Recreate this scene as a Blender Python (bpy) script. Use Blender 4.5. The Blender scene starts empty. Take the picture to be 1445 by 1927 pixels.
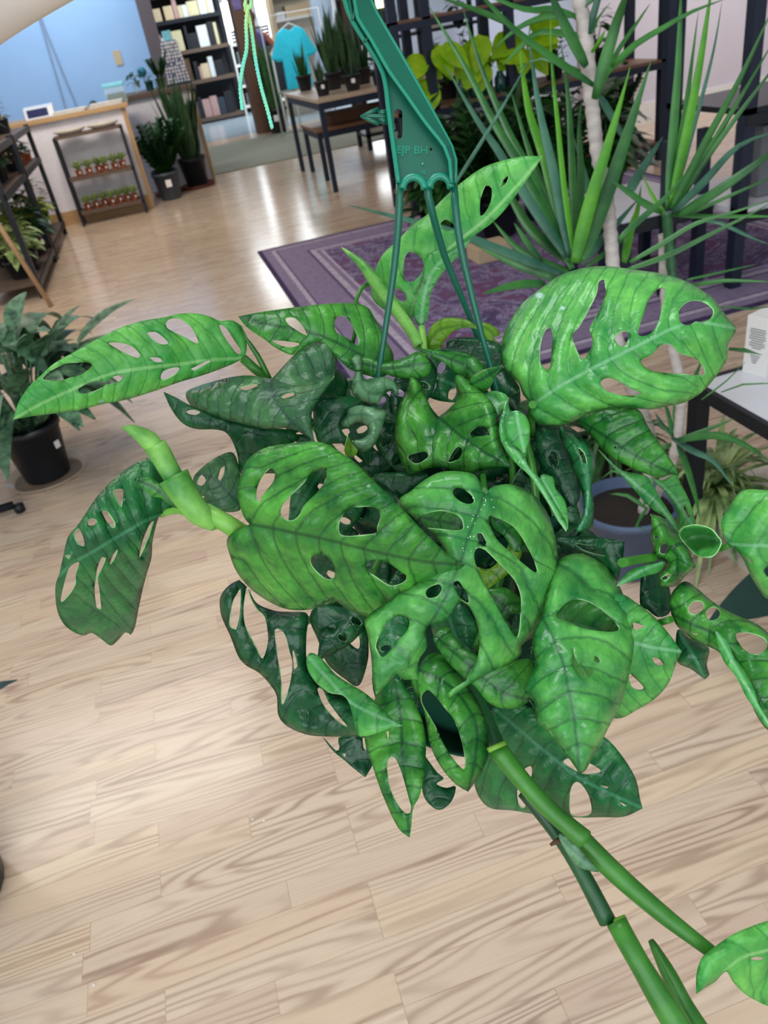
import bpy, bmesh, math, random
import numpy as np
from mathutils import Vector, Matrix, noise
from mathutils.geometry import delaunay_2d_cdt
from math import sin, cos, pi, radians, sqrt, hypot, atan2

SC = bpy.context.scene
COL = SC.collection

# ------------------------------------------------------------------ camera, light, exposure
FPX = 1450.0
TH, RO, YAW, CAMH = radians(32.5), radians(10.6), radians(10.5), 1.4
_c, _s = cos(RO), sin(RO)
_X = Vector((cos(YAW), -sin(YAW), 0)); _Y = Vector((sin(YAW), cos(YAW), 0)); _Z = Vector((0, 0, 1))
CF = _Y * cos(TH) - _Z * sin(TH)
_U0 = _Y * sin(TH) + _Z * cos(TH)
CR = _X * _c - _U0 * _s
CU = _X * _s + _U0 * _c
CC = Vector((0, 0, CAMH))
cam_d = bpy.data.cameras.new('camera')
cam = bpy.data.objects.new('camera', cam_d); COL.objects.link(cam)
cam.matrix_world = Matrix(((CR.x, CU.x, -CF.x, CC.x), (CR.y, CU.y, -CF.y, CC.y), (CR.z, CU.z, -CF.z, CC.z), (0, 0, 0, 1)))
cam_d.sensor_fit = 'VERTICAL'; cam_d.lens = 26.0; cam_d.sensor_height = 26.0 * 1927 / FPX; cam_d.sensor_width = 26.0 * 1445 / FPX
cam_d.clip_start = 0.02; cam_d.clip_end = 100
cam_d.dof.use_dof = True; cam_d.dof.focus_distance = 0.50; cam_d.dof.aperture_fstop = 15.0
SC.camera = cam

W = bpy.data.worlds.new('world'); SC.world = W; W.use_nodes = True
W.node_tree.nodes['Background'].inputs[0].default_value = (0.86, 0.93, 1.0, 1)
W.node_tree.nodes['Background'].inputs[1].default_value = 0.9

def area(name, loc, target, size, power, color=(1, 1, 1), sy=None):
    L = bpy.data.lights.new(name, 'AREA'); L.energy = power; L.color = color
    L.shape = 'RECTANGLE'; L.size = size; L.size_y = sy or size
    o = bpy.data.objects.new(name, L); COL.objects.link(o); o.location = loc
    d = Vector(target) - Vector(loc); o.rotation_euler = d.to_track_quat('-Z', 'Y').to_euler()
    return o
area('shop_window_light', (-0.9, -2.1, 1.9), (0.4, 1.5, 0.6), 4.2, 74, (0.92, 0.97, 1.0), 2.4)
area('overhead_light', (-0.1, 1.0, 3.25), (-0.1, 1.0, 0), 1.2, 43, (0.92, 0.97, 1.0), 1.2)
area('overhead_light', (-1.5, 4.7, 3.25), (-1.5, 4.7, 0), 2.0, 60, (1.0, 0.93, 0.83), 1.6)
area('overhead_light', (-0.6, 6.9, 3.25), (-0.7, 8.6, 0), 1.2, 42, (1.0, 0.84, 0.64), 0.5)  # unseen light, brought forward and tilted to brighten the counter front
area('counter_fill_light', (-0.7, 8.1, 2.6), (-0.9, 9.6, 0.5), 0.5, 28, (1.0, 0.93, 0.88), 0.5)  # added fill with no real fixture, brightens the counter panel
area('doorway_fill_light', (2.2, 12.3, 3.2), (2.3, 13.6, 0.9), 1.0, 60, (0.95, 0.98, 1.0), 0.6)  # added fill with no real fixture, lifts the turquoise shirt and the post
area('overhead_light', (5.4, 6.2, 3.0), (5.8, 8.0, 1.2), 1.0, 60, (1.0, 0.95, 0.9), 0.5)  # unseen light, shifted and aimed to brighten the recess wall
area('overhead_light', (-0.6, 10.9, 3.2), (-0.9, 12.0, 1.2), 1.6, 44, (0.82, 0.92, 1.0), 0.5)
area('back_room_light', (3.0, 17.5, 3.2), (3.0, 17.5, 0), 3.0, 300, (0.9, 0.97, 1.0), 3.0)

SC.view_settings.view_transform = 'Standard'; SC.view_settings.look = 'None'
SC.view_settings.gamma = 1.0; SC.view_settings.exposure = 0.0; SC.view_settings.use_curve_mapping = False

def ray(px, py): return CF + CR * ((px - 722.5) / FPX) - CU * ((py - 963.5) / FPX)
def P(px, py, d): return CC + ray(px, py) * d
def G(px, py, z=0.0):
    d = ray(px, py); return CC + d * ((z - CAMH) / d.z)
def AY(px, py, y):
    d = ray(px, py); return CC + d * (y / d.y)

# ------------------------------------------------------------------ object helpers
def tag(o, label=None, cat=None, group=None, kind=None):
    if label: o['label'] = label
    if cat: o['category'] = cat
    if group: o['group'] = group
    if kind: o['kind'] = kind
    return o
def empty(name, loc=(0, 0, 0), rz=0):
    o = bpy.data.objects.new(name, None); COL.objects.link(o); o.location = loc; o.rotation_euler = (0, 0, rz)
    o.empty_display_size = 0.05
    return o
def thing(name, label, cat, loc=(0, 0, 0), rz=0, group=None):
    return tag(empty(name, loc, rz), label, cat, group)
def link(name, me, parent=None):
    o = bpy.data.objects.new(name, me); COL.objects.link(o)
    if parent: o.parent = parent
    return o
def build(name, bm, mat, parent=None, smooth=False, bevel=0):
    me = bpy.data.meshes.new(name); bm.normal_update(); bm.to_mesh(me); bm.free()
    for m in (mat if isinstance(mat, (list, tuple)) else [mat]): me.materials.append(m)
    if smooth:
        for p in me.polygons: p.use_smooth = True
    o = link(name, me, parent)
    if bevel:
        b = o.modifiers.new('bevel', 'BEVEL'); b.width = bevel; b.segments = 2; b.limit_method = 'ANGLE'
    return o
def dup(root, loc=None, rz=None):
    r = root.copy(); COL.objects.link(r)
    if loc is not None: r.location = loc
    if rz is not None: r.rotation_euler = (0, 0, rz)
    for ch in list(root.children):
        c = ch.copy(); COL.objects.link(c); c.parent = r
        for g in list(ch.children):
            d = g.copy(); COL.objects.link(d); d.parent = c
    return r
def box(bm, x0, x1, y0, y1, z0, z1, mi=0):
    v = [bm.verts.new(p) for p in ((x0, y0, z0), (x1, y0, z0), (x1, y1, z0), (x0, y1, z0), (x0, y0, z1), (x1, y0, z1), (x1, y1, z1), (x0, y1, z1))]
    for f in ((0, 3, 2, 1), (4, 5, 6, 7), (0, 1, 5, 4), (1, 2, 6, 5), (2, 3, 7, 6), (3, 0, 4, 7)):
        bm.faces.new([v[i] for i in f]).material_index = mi
def boxo(name, x0, x1, y0, y1, z0, z1, mat, parent=None, bevel=0):
    bm = bmesh.new(); box(bm, x0, x1, y0, y1, z0, z1); return build(name, bm, mat, parent, bevel=bevel)
def tube(bm, pts, rad, seg=10, mi=0, cap=True):
    pts = [Vector(p) for p in pts]; n = len(pts)
    if not hasattr(rad, '__len__'): rad = [rad] * n
    rings = []; ref = None
    for i, p in enumerate(pts):
        t = (pts[min(i + 1, n - 1)] - pts[max(i - 1, 0)]).normalized()
        if ref is None:
            ref = t.orthogonal().normalized()
        else:
            ref = (ref - t * ref.dot(t)); ref = ref.normalized() if ref.length > 1e-6 else t.orthogonal().normalized()
        b = t.cross(ref)
        rings.append([bm.verts.new(p + (ref * cos(2 * pi * k / seg) + b * sin(2 * pi * k / seg)) * rad[i]) for k in range(seg)])
    for a, b in zip(rings, rings[1:]):
        for k in range(seg):
            f = bm.faces.new((a[k], a[(k + 1) % seg], b[(k + 1) % seg], b[k])); f.smooth = True; f.material_index = mi
    if cap:
        bm.faces.new(rings[0][::-1]).material_index = mi; bm.faces.new(rings[-1]).material_index = mi
def lathe(bm, prof, seg=28, cx=0, cy=0, mi=0):
    rings = [[bm.verts.new((cx + r * cos(2 * pi * k / seg), cy + r * sin(2 * pi * k / seg), z)) for k in range(seg)] for r, z in prof]
    for a, b in zip(rings, rings[1:]):
        for k in range(seg):
            f = bm.faces.new((a[k], a[(k + 1) % seg], b[(k + 1) % seg], b[k])); f.smooth = True; f.material_index = mi
def cr(pts, step):
    """Catmull-Rom through open list of vectors"""
    out = []; n = len(pts)
    for i in range(n - 1):
        p0, p1, p2, p3 = pts[max(i - 1, 0)], pts[i], pts[i + 1], pts[min(i + 2, n - 1)]
        k = max(1, int((p2 - p1).length / step))
        for j in range(k):
            t = j / k; t2 = t * t; t3 = t2 * t
            out.append(0.5 * ((2 * p1) + (p2 - p0) * t + (2 * p0 - 5 * p1 + 4 * p2 - p3) * t2 + (3 * p1 - p0 - 3 * p2 + p3) * t3))
    out.append(pts[-1]); return out

# ------------------------------------------------------------------ materials
def newmat(name):
    m = bpy.data.materials.new(name); m.use_nodes = True
    nt = m.node_tree; return m, nt, nt.nodes['Principled BSDF']
def setc(b, col, rough=0.5, metal=0.0, spec=0.5):
    b.inputs['Base Color'].default_value = (*col, 1); b.inputs['Roughness'].default_value = rough
    b.inputs['Metallic'].default_value = metal; b.inputs['Specular IOR Level'].default_value = spec
def lin(r, g, b):
    f = lambda c: (c / 255 / 12.92) if c / 255 <= 0.04045 else ((c / 255 + 0.055) / 1.055) ** 2.4
    return (f(r), f(g), f(b))
def N(nt, t, **kw):
    n = nt.nodes.new(t)
    for k, v in kw.items(): setattr(n, k, v)
    return n
def math_(nt, op, a, b=None, c=None):
    n = N(nt, 'ShaderNodeMath', operation=op)
    for i, x in enumerate((a, b, c)):
        if x is None: continue
        if hasattr(x, 'links'): nt.links.new(x, n.inputs[i])
        else: n.inputs[i].default_value = x
    return n.outputs[0]
def mixc(nt, fac, a, b, mode='MIX'):
    n = N(nt, 'ShaderNodeMix', data_type='RGBA', blend_type=mode)
    for idx, x in ((0, fac), (6, a), (7, b)):
        if hasattr(x, 'links'): nt.links.new(x, n.inputs[idx])
        else: n.inputs[idx].default_value = x if idx == 0 else (*x, 1)
    return n.outputs[2]
def ramp(nt, fac, stops):
    n = N(nt, 'ShaderNodeValToRGB'); nt.links.new(fac, n.inputs[0])
    e = n.color_ramp.elements
    while len(e) < len(stops): e.new(0.5)
    for el, (p, c) in zip(e, stops): el.position = p; el.color = (*c, 1) if len(c) == 3 else c
    return n.outputs[0]
def noisetex(nt, vec, scale, detail=3, rough=0.5, dist=0.0):
    n = N(nt, 'ShaderNodeTexNoise'); n.inputs['Scale'].default_value = scale; n.inputs['Detail'].default_value = detail
    n.inputs['Roughness'].default_value = rough; n.inputs['Distortion'].default_value = dist
    if vec: nt.links.new(vec, n.inputs['Vector'])
    return n.outputs['Fac']
def bump(nt, bsdf, h, strength=0.3, dist=0.002):
    n = N(nt, 'ShaderNodeBump'); n.inputs['Strength'].default_value = strength; n.inputs['Distance'].default_value = dist
    nt.links.new(h, n.inputs['Height']); nt.links.new(n.outputs[0], bsdf.inputs['Normal'])
def simple(name, col, rough=0.5, metal=0.0, var=0.12, scale=25, bumps=0.0, spec=0.5, stretch=None):
    m, nt, b = newmat(name); setc(b, col, rough, metal, spec)
    tc = N(nt, 'ShaderNodeTexCoord'); v = tc.outputs['Object']
    if stretch:
        mp = N(nt, 'ShaderNodeMapping'); mp.inputs['Scale'].default_value = stretch; nt.links.new(v, mp.inputs[0]); v = mp.outputs[0]
    f = noisetex(nt, v, scale, 4)
    dk = tuple(c * (1 - var * 2) for c in col); lt = tuple(min(1, c * (1 + var * 2)) for c in col)
    nt.links.new(mixc(nt, f, dk, lt), b.inputs['Base Color'])
    if bumps: bump(nt, b, f, bumps)
    return m
def emis(name, col, st):
    m, nt, b = newmat(name); setc(b, (0, 0, 0)); b.inputs['Emission Color'].default_value = (*col, 1); b.inputs['Emission Strength'].default_value = st
    return m
def glass(name, col=(1, 1, 1), rough=0.05, alpha=0.25):
    m, nt, b = newmat(name); setc(b, col, rough); b.inputs['Alpha'].default_value = alpha; b.inputs['Specular IOR Level'].default_value = 0.8
    return m

def leafmat(name, c1, c2, vein, rough=0.3, midc=None, trans=0.18, back=None, veinw=0.11):
    m, nt, b = newmat(name); setc(b, c1, rough)
    tc = N(nt, 'ShaderNodeTexCoord'); uv = tc.outputs['UV']; ob = tc.outputs['Object']
    n1 = noisetex(nt, ob, 38, 3, 0.55); n2 = noisetex(nt, ob, 160, 3, 0.6)
    f = math_(nt, 'MULTIPLY_ADD', n1, 2.6, -0.8); f = math_(nt, 'ADD', f, math_(nt, 'MULTIPLY_ADD', n2, 0.6, -0.3)); 
    cl = N(nt, 'ShaderNodeClamp'); nt.links.new(f, cl.inputs[0])
    base = mixc(nt, cl.outputs[0], c1, c2)
    sp = N(nt, 'ShaderNodeSeparateXYZ'); nt.links.new(uv, sp.inputs[0])
    wob = math_(nt, 'MULTIPLY_ADD', n1, 0.5, -0.25)
    q = math_(nt, 'ADD', sp.outputs[0], wob)
    fr = math_(nt, 'FRACT', q); d = math_(nt, 'ABSOLUTE', math_(nt, 'SUBTRACT', fr, 0.5)); d = math_(nt, 'SUBTRACT', 0.5, d)
    vn = N(nt, 'ShaderNodeMapRange', interpolation_type='SMOOTHSTEP'); nt.links.new(d, vn.inputs[0]); vn.inputs[1].default_value = 0; vn.inputs[2].default_value = veinw; vn.inputs[3].default_value = 0.55; vn.inputs[4].default_value = 0
    av = math_(nt, 'ABSOLUTE', sp.outputs[1])
    dm = N(nt, 'ShaderNodeMapRange', interpolation_type='SMOOTHSTEP'); nt.links.new(av, dm.inputs[0]); dm.inputs[1].default_value = 0.0; dm.inputs[2].default_value = 0.45; dm.inputs[3].default_value = 0.5; dm.inputs[4].default_value = 0
    base = mixc(nt, dm.outputs[0], base, c1)
    c = mixc(nt, vn.outputs[0], base, vein)
    md = N(nt, 'ShaderNodeMapRange', interpolation_type='SMOOTHSTEP'); nt.links.new(av, md.inputs[0]); md.inputs[1].default_value = 0.01; md.inputs[2].default_value = 0.05; md.inputs[3].default_value = 0.65; md.inputs[4].default_value = 0
    c = mixc(nt, md.outputs[0], c, midc or vein)
    # fine network of small veins
    vo = N(nt, 'ShaderNodeTexVoronoi', feature='DISTANCE_TO_EDGE'); vo.inputs['Scale'].default_value = 95; nt.links.new(ob, vo.inputs['Vector'])
    net = N(nt, 'ShaderNodeMapRange'); nt.links.new(vo.outputs['Distance'], net.inputs[0]); net.inputs[1].default_value = 0; net.inputs[2].default_value = 0.12; net.inputs[3].default_value = 0.16; net.inputs[4].default_value = 0
    c = mixc(nt, net.outputs[0], c, vein)
    nt.links.new(c, b.inputs['Base Color'])
    h = math_(nt, 'ADD', math_(nt, 'MULTIPLY', n2, 0.5), math_(nt, 'MULTIPLY', vn.outputs[0], -0.6))
    h = math_(nt, 'ADD', h, math_(nt, 'MULTIPLY', net.outputs[0], -1.2))
    bump(nt, b, h, 0.5, 0.0014)
    tr = N(nt, 'ShaderNodeBsdfTranslucent'); tb = mixc(nt, 1.0, c, (0.9, 1.35, 0.5), 'MULTIPLY'); nt.links.new(tb, tr.inputs[0])
    mx = N(nt, 'ShaderNodeMixShader'); mx.inputs[0].default_value = trans
    nt.links.new(b.outputs[0], mx.inputs[1]); nt.links.new(tr.outputs[0], mx.inputs[2])
    nt.links.new(mx.outputs[0], nt.nodes['Material Output'].inputs[0])
    return m

LM = {
 'mid':   leafmat('leaf_green', lin(16, 102, 40), lin(94, 182, 66), lin(8, 60, 36)),
 'fresh': leafmat('leaf_fresh', lin(50, 150, 66), lin(118, 204, 90), lin(42, 132, 56), midc=lin(150, 208, 130), rough=0.42),
 'light': leafmat('leaf_light', lin(42, 136, 66), lin(112, 200, 90), lin(32, 112, 58), midc=lin(128, 190, 140)),
 'split': leafmat('leaf_split', lin(42, 128, 62), lin(106, 194, 88), lin(18, 84, 50), midc=lin(24, 78, 48)),
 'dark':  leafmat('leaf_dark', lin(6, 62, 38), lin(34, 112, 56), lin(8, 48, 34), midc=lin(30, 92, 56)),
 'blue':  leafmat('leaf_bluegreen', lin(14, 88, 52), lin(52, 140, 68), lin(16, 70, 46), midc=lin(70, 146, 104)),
 'sage':  leafmat('leaf_sage', lin(84, 138, 96), lin(128, 172, 128), lin(60, 110, 78)),
 'yellow':leafmat('leaf_yellow', lin(98, 150, 30), lin(150, 196, 60), lin(60, 116, 30), trans=0.3),
 'greyed':leafmat('leaf_dull', lin(46, 96, 64), lin(84, 140, 82), lin(26, 66, 50), midc=lin(34, 70, 56)),
}
RIM = simple('leaf_margin', lin(150, 200, 130), 0.5)

def plantmat(name, c1, c2, scale=12, rough=0.42, stretch=None, trans=0.1):
    m, nt, b = newmat(name); setc(b, c1, rough)
    tc = N(nt, 'ShaderNodeTexCoord'); v = tc.outputs['Object']
    if stretch:
        mp = N(nt, 'ShaderNodeMapping'); mp.inputs['Scale'].default_value = stretch; nt.links.new(v, mp.inputs[0]); v = mp.outputs[0]
    f = noisetex(nt, v, scale, 4, 0.6); f = math_(nt, 'MULTIPLY_ADD', f, 3.0, -1.0)
    cl = N(nt, 'ShaderNodeClamp'); nt.links.new(f, cl.inputs[0])
    c = mixc(nt, cl.outputs[0], c1, c2); nt.links.new(c, b.inputs['Base Color'])
    tr = N(nt, 'ShaderNodeBsdfTranslucent'); nt.links.new(c, tr.inputs[0])
    mx = N(nt, 'ShaderNodeMixShader'); mx.inputs[0].default_value = trans
    nt.links.new(b.outputs[0], mx.inputs[1]); nt.links.new(tr.outputs[0], mx.inputs[2]); nt.links.new(mx.outputs[0], nt.nodes['Material Output'].inputs[0])
    return m
M = dict(
 snake=plantmat('snake_plant_green', lin(18, 50, 34), lin(58, 98, 52), 30, stretch=(1, 1, 4)),
 zz=plantmat('zz_green', lin(16, 52, 26), lin(46, 98, 36), 20),
 dracaena=plantmat('dracaena_green', lin(26, 84, 38), lin(60, 126, 50), 9),
 dracaena2=plantmat('dracaena_bright', lin(50, 126, 24), lin(94, 168, 34), 9, trans=0.2),
 dracaena3=plantmat('dracaena_blue', lin(28, 78, 58), lin(72, 124, 100), 9),
 neon=plantmat('neon_pothos', lin(128, 190, 10), lin(186, 226, 40), 12, trans=0.3),
 bush=plantmat('foliage_green', lin(14, 50, 24), lin(52, 104, 38), 18),
 yel=plantmat('foliage_yellow', lin(84, 110, 20), lin(170, 184, 50), 25),
 silver=plantmat('aglaonema_silver', lin(22, 62, 44), lin(104, 150, 112), 26, stretch=(1, 1, 2)),
 varieg=plantmat('variegated', lin(96, 142, 66), lin(206, 222, 150), 30),
 brown=plantmat('dried_leaf', lin(84, 76, 46), lin(140, 120, 80), 20),
 succ=plantmat('succulent', lin(104, 138, 76), lin(172, 190, 122), 40),
 rubber=simple('rubber_leaf', lin(28, 56, 50), 0.3),
 spider=plantmat('spider_leaf', lin(38, 86, 40), lin(176, 200, 130), 14),
 soil=simple('soil', lin(30, 24, 18), 0.95, bumps=1.0, scale=80),
 blackpot=simple('black_plastic', lin(26, 30, 36), 0.42),
 greypot=simple('grey_plastic', lin(62, 70, 80), 0.45),
 bluepot=simple('slate_blue_plastic', lin(66, 84, 112), 0.45),
 terra=simple('terracotta', lin(168, 84, 48), 0.8),
 redsaucer=simple('brown_plastic', lin(112, 52, 42), 0.5),
 tealglass=simple('teal_glass', lin(20, 72, 70), 0.12),
 metal=simple('black_metal', lin(26, 30, 38), 0.42, 0.3),
 navymetal=simple('navy_metal', lin(26, 36, 56), 0.45, 0.2),
 wood=simple('shelf_wood', lin(120, 86, 62), 0.55, scale=10, stretch=(1, 12, 12), var=0.2),
 darkwood=simple('dark_shelf_wood', lin(92, 74, 62), 0.6, scale=10, stretch=(12, 1, 12), var=0.2),
 ply=simple('plywood_edge', lin(176, 142, 98), 0.55, scale=10, stretch=(1, 10, 10)),
 paleply=simple('pale_table_top', lin(170, 152, 132), 0.5, scale=10, stretch=(1, 10, 10)),
 postwood=simple('post_wood', lin(96, 66, 46), 0.6, scale=8, stretch=(14, 14, 1), var=0.22, bumps=0.3),
 greypost=simple('grey_post_wood', lin(92, 84, 92), 0.6, scale=8, stretch=(14, 14, 1)),
 stick=simple('stick_wood', lin(172, 140, 104), 0.6),
 white=simple('white_paint', lin(226, 226, 224), 0.6, var=0.02),
 offwhite=simple('off_white', lin(206, 200, 186), 0.6, var=0.04),
 paper=simple('white_label', lin(235, 235, 235), 0.5, var=0.01),
 beige=simple('beige_card', lin(196, 176, 144), 0.7, var=0.05),
 grey=simple('grey_cloth', lin(104, 108, 114), 0.8),
 dkgrey=simple('charcoal_cloth', lin(44, 46, 52), 0.8),
 turq=simple('turquoise_cotton', lin(40, 196, 222), 0.8, bumps=0.2, scale=30),
 book1=simple('book_brown', lin(84, 60, 44), 0.6), book2=simple('book_white', lin(206, 210, 212), 0.6), book3=simple('book_pink', lin(176, 140, 136), 0.6),
 book4=simple('book_navy', lin(40, 50, 66), 0.6), book5=simple('kraft_box', lin(196, 186, 150), 0.7), copper=simple('copper_bowl', lin(190, 104, 50), 0.4),
 skin=simple('skin', lin(244, 232, 228), 0.5, var=0.03, scale=8),
 skin2=simple('tan_skin', lin(188, 112, 84), 0.55, var=0.03, scale=8),
 jeans=simple('dark_trousers', lin(34, 38, 52), 0.8), shirt=simple('patterned_shirt', lin(92, 84, 150), 0.8, var=0.4, scale=40), hair=simple('brown_hair', lin(60, 40, 28), 0.6),
 hanger=simple('green_plastic', lin(6, 92, 72), 0.34, var=0.04, scale=60, bumps=0.05),
 hangeredge=simple('green_plastic_ridge', lin(22, 132, 106), 0.3, var=0.03),
 potgreen=simple('dark_green_plastic', lin(10, 58, 42), 0.75, var=0.05, spec=0.15),
 saucer=glass('clear_plastic', lin(216, 200, 180), 0.15, 0.35),
 clear=glass('clear_glass', lin(200, 226, 232), 0.05, 0.3),
 marble=simple('white_marble', lin(206, 208, 214), 0.3, var=0.05, scale=6),
 device=simple('white_device', lin(214, 220, 230), 0.4, var=0.02), screen=simple('dark_blue_screen', lin(36, 46, 92), 0.2),
 moss=simple('moss', lin(58, 84, 50), 0.9), skyblue=simple('pale_blue_plastic', lin(122, 208, 226), 0.3),
 stem=plantmat('stem_green', lin(36, 104, 28), lin(66, 138, 44), 24, 0.38), stemdark=plantmat('stem_dark_green', lin(14, 66, 34), lin(36, 96, 50), 24, 0.4),
 roll=plantmat('rolled_leaf_green', lin(54, 136, 48), lin(140, 204, 96), 40, 0.42, trans=0.15),
 stembright=plantmat('stem_bright', lin(92, 160, 56), lin(140, 200, 90), 24, 0.4), stemedge=simple('stem_node_green', lin(112, 160, 50), 0.5), nub=simple('brown_root', lin(82, 60, 40), 0.8),
 bark=simple('dracaena_bark', lin(172, 165, 160), 0.8, var=0.2, scale=30, bumps=0.5, stretch=(1, 1, 3)),
 cream=simple('cream_plastic', lin(206, 206, 200), 0.5),
)
def counter_mat():
    m, nt, b = newmat('textured_panel'); setc(b, lin(210, 206, 214), 0.85)
    tc = N(nt, 'ShaderNodeTexCoord'); f = noisetex(nt, tc.outputs['Object'], 30, 5, 0.7)
    nt.links.new(mixc(nt, f, lin(206, 202, 212), lin(242, 240, 244)), b.inputs['Base Color']); bump(nt, b, f, 0.6, 0.004)
    return m
M['panel'] = counter_mat()
def floor_mat():
    m, nt, b = newmat('oak_laminate'); setc(b, (0.6, 0.45, 0.3), 0.3)
    tc = N(nt, 'ShaderNodeTexCoord'); ob = tc.outputs['Object']
    br = N(nt, 'ShaderNodeTexBrick'); nt.links.new(ob, br.inputs['Vector'])
    br.offset = 0.38; br.offset_frequency = 3; br.squash = 1.35; br.squash_frequency = 2
    for k, v in (('Color1', (0, 0, 0, 1)), ('Color2', (1, 1, 1, 1)), ('Mortar', (0.5, 0.5, 0.5, 1))): br.inputs[k].default_value = v
    for k, v in (('Scale', 1.0), ('Mortar Size', 0.0007), ('Mortar Smooth', 0.3), ('Bias', 0.0), ('Brick Width', 0.40), ('Row Height', 0.0605)): br.inputs[k].default_value = v
    bw = N(nt, 'ShaderNodeRGBToBW'); nt.links.new(br.outputs['Color'], bw.inputs[0]); r = bw.outputs[0]
    sp = N(nt, 'ShaderNodeSeparateXYZ'); nt.links.new(ob, sp.inputs[0])
    def vec(sx, sy, ox, oy):
        c = N(nt, 'ShaderNodeCombineXYZ')
        nt.links.new(math_(nt, 'ADD', math_(nt, 'MULTIPLY', sp.outputs[0], sx), math_(nt, 'MULTIPLY', r, ox)), c.inputs[0])
        nt.links.new(math_(nt, 'ADD', math_(nt, 'MULTIPLY', sp.outputs[1], sy), math_(nt, 'MULTIPLY', r, oy)), c.inputs[1])
        nt.links.new(math_(nt, 'MULTIPLY', r, 17.0), c.inputs[2]); return c.outputs[0]
    n1 = noisetex(nt, vec(1.15, 13.0, 31.0, 13.0), 1.0, 1.2, 0.45)
    jag = noisetex(nt, vec(16, 80, 5, 7), 1.0, 2, 0.5)
    lines = math_(nt, 'SINE', math_(nt, 'ADD', math_(nt, 'MULTIPLY', n1, 92.0), math_(nt, 'MULTIPLY', jag, 1.8)))
    lines = math_(nt, 'MULTIPLY_ADD', lines, 0.5, 0.5); lines = math_(nt, 'POWER', lines, 2.0)
    amp = noisetex(nt, vec(1.5, 7, 3, 21), 1.0, 2, 0.5); amp = math_(nt, 'MULTIPLY_ADD', amp, 2.6, -0.75)
    ca = N(nt, 'ShaderNodeClamp'); nt.links.new(amp, ca.inputs[0])
    grain = math_(nt, 'MULTIPLY', lines, ca.outputs[0])
    fine = noisetex(nt, vec(9, 260, 11, 3), 1.0, 3, 0.6)
    base = ramp(nt, r, [(0.0, lin(208, 190, 168)), (0.35, lin(220, 204, 180)), (0.6, lin(200, 180, 160)), (0.85, lin(222, 202, 172)), (1.0, lin(206, 184, 162))])
    tint = noisetex(nt, vec(0.8, 2, 4, 9), 1.0, 2)
    base = mixc(nt, math_(nt, 'MULTIPLY', tint, 0.5), base, lin(206, 180, 160))
    c = mixc(nt, math_(nt, 'MULTIPLY', grain, 0.85), base, lin(146, 120, 104))
    c = mixc(nt, math_(nt, 'MULTIPLY_ADD', fine, 0.5, -0.12), c, lin(184, 148, 118))
    mort = math_(nt, 'MULTIPLY', br.outputs['Fac'], 0.45)
    c = mixc(nt, mort, c, lin(140, 106, 78))
    nt.links.new(c, b.inputs['Base Color'])
    nt.links.new(math_(nt, 'MULTIPLY_ADD', fine, 0.12, 0.12), b.inputs['Roughness'])
    return m
M['floor'] = floor_mat()
RX0, RX1, RY0, RY1 = 0.55, 3.7, 2.95, 6.25
def rug_mat():
    m, nt, b = newmat('purple_rug'); setc(b, (0.1, 0.08, 0.12), 0.95, spec=0.1)
    tc = N(nt, 'ShaderNodeTexCoord'); ob = tc.outputs['Object']
    sp = N(nt, 'ShaderNodeSeparateXYZ'); nt.links.new(ob, sp.inputs[0])
    hx, hy = (RX1 - RX0) / 2, (RY1 - RY0) / 2
    dx = math_(nt, 'SUBTRACT', hx, math_(nt, 'ABSOLUTE', sp.outputs[0])); dy = math_(nt, 'SUBTRACT', hy, math_(nt, 'ABSOLUTE', sp.outputs[1]))
    d = math_(nt, 'MINIMUM', dx, dy)
    dk, md, lt, dd = lin(96, 82, 116), lin(142, 128, 156), lin(188, 178, 196), lin(60, 52, 84)
    c = N(nt, 'ShaderNodeValToRGB'); nt.links.new(d, c.inputs[0]); cr_ = c.color_ramp; cr_.interpolation = 'CONSTANT'
    st = [(0, dd), (0.03, md), (0.09, lt), (0.125, dk), (0.135, md), (0.33, dk), (0.35, lt), (0.39, md), (0.42, lt), (0.44, dk)]
    while len(cr_.elements) < len(st): cr_.elements.new(0.9)
    for e, (p, k) in zip(cr_.elements, st): e.position = p; e.color = (*k, 1)
    n1 = noisetex(nt, ob, 9, 4, 0.7); n2 = noisetex(nt, ob, 34, 3, 0.6)
    vo = N(nt, 'ShaderNodeTexVoronoi'); vo.inputs['Scale'].default_value = 7; nt.links.new(ob, vo.inputs['Vector'])
    n3 = noisetex(nt, ob, 5.5, 4, 0.75, 1.2)
    mot = ramp(nt, n3, [(0.36, lin(66, 56, 92)), (0.44, lin(112, 96, 140)), (0.5, lin(186, 176, 204)), (0.55, lin(96, 82, 124)), (0.62, lin(150, 72, 104)), (0.68, lin(78, 64, 104))])
    field = math_(nt, 'GREATER_THAN', d, 0.44)
    fm = math_(nt, 'MULTIPLY', field, math_(nt, 'MULTIPLY_ADD', n1, 1.8, -0.35)); cl = N(nt, 'ShaderNodeClamp'); nt.links.new(fm, cl.inputs[0])
    col = mixc(nt, cl.outputs[0], c.outputs[0], mot)
    col = mixc(nt, math_(nt, 'MULTIPLY_ADD', n2, 1.5, -0.6), col, lin(100, 90, 120))
    nt.links.new(col, b.inputs['Base Color']); bump(nt, b, n2, 0.5, 0.003)
    return m
M['rug'] = rug_mat()
M['tile'] = simple('grey_concrete_floor', lin(150, 166, 176), 0.18, var=0.06, scale=1.5)
M['mat'] = simple('grey_green_mat', lin(128, 128, 112), 0.95, var=0.08, scale=40)
M['bluewall'] = simple('pale_blue_wall', lin(152, 190, 232), 0.8, var=0.02, scale=3)
M['whitewall'] = simple('white_wall', lin(214, 216, 222), 0.8, var=0.02, scale=3)
M['greywall'] = simple('lilac_white_wall', lin(206, 202, 214), 0.8, var=0.03, scale=3)
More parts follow.
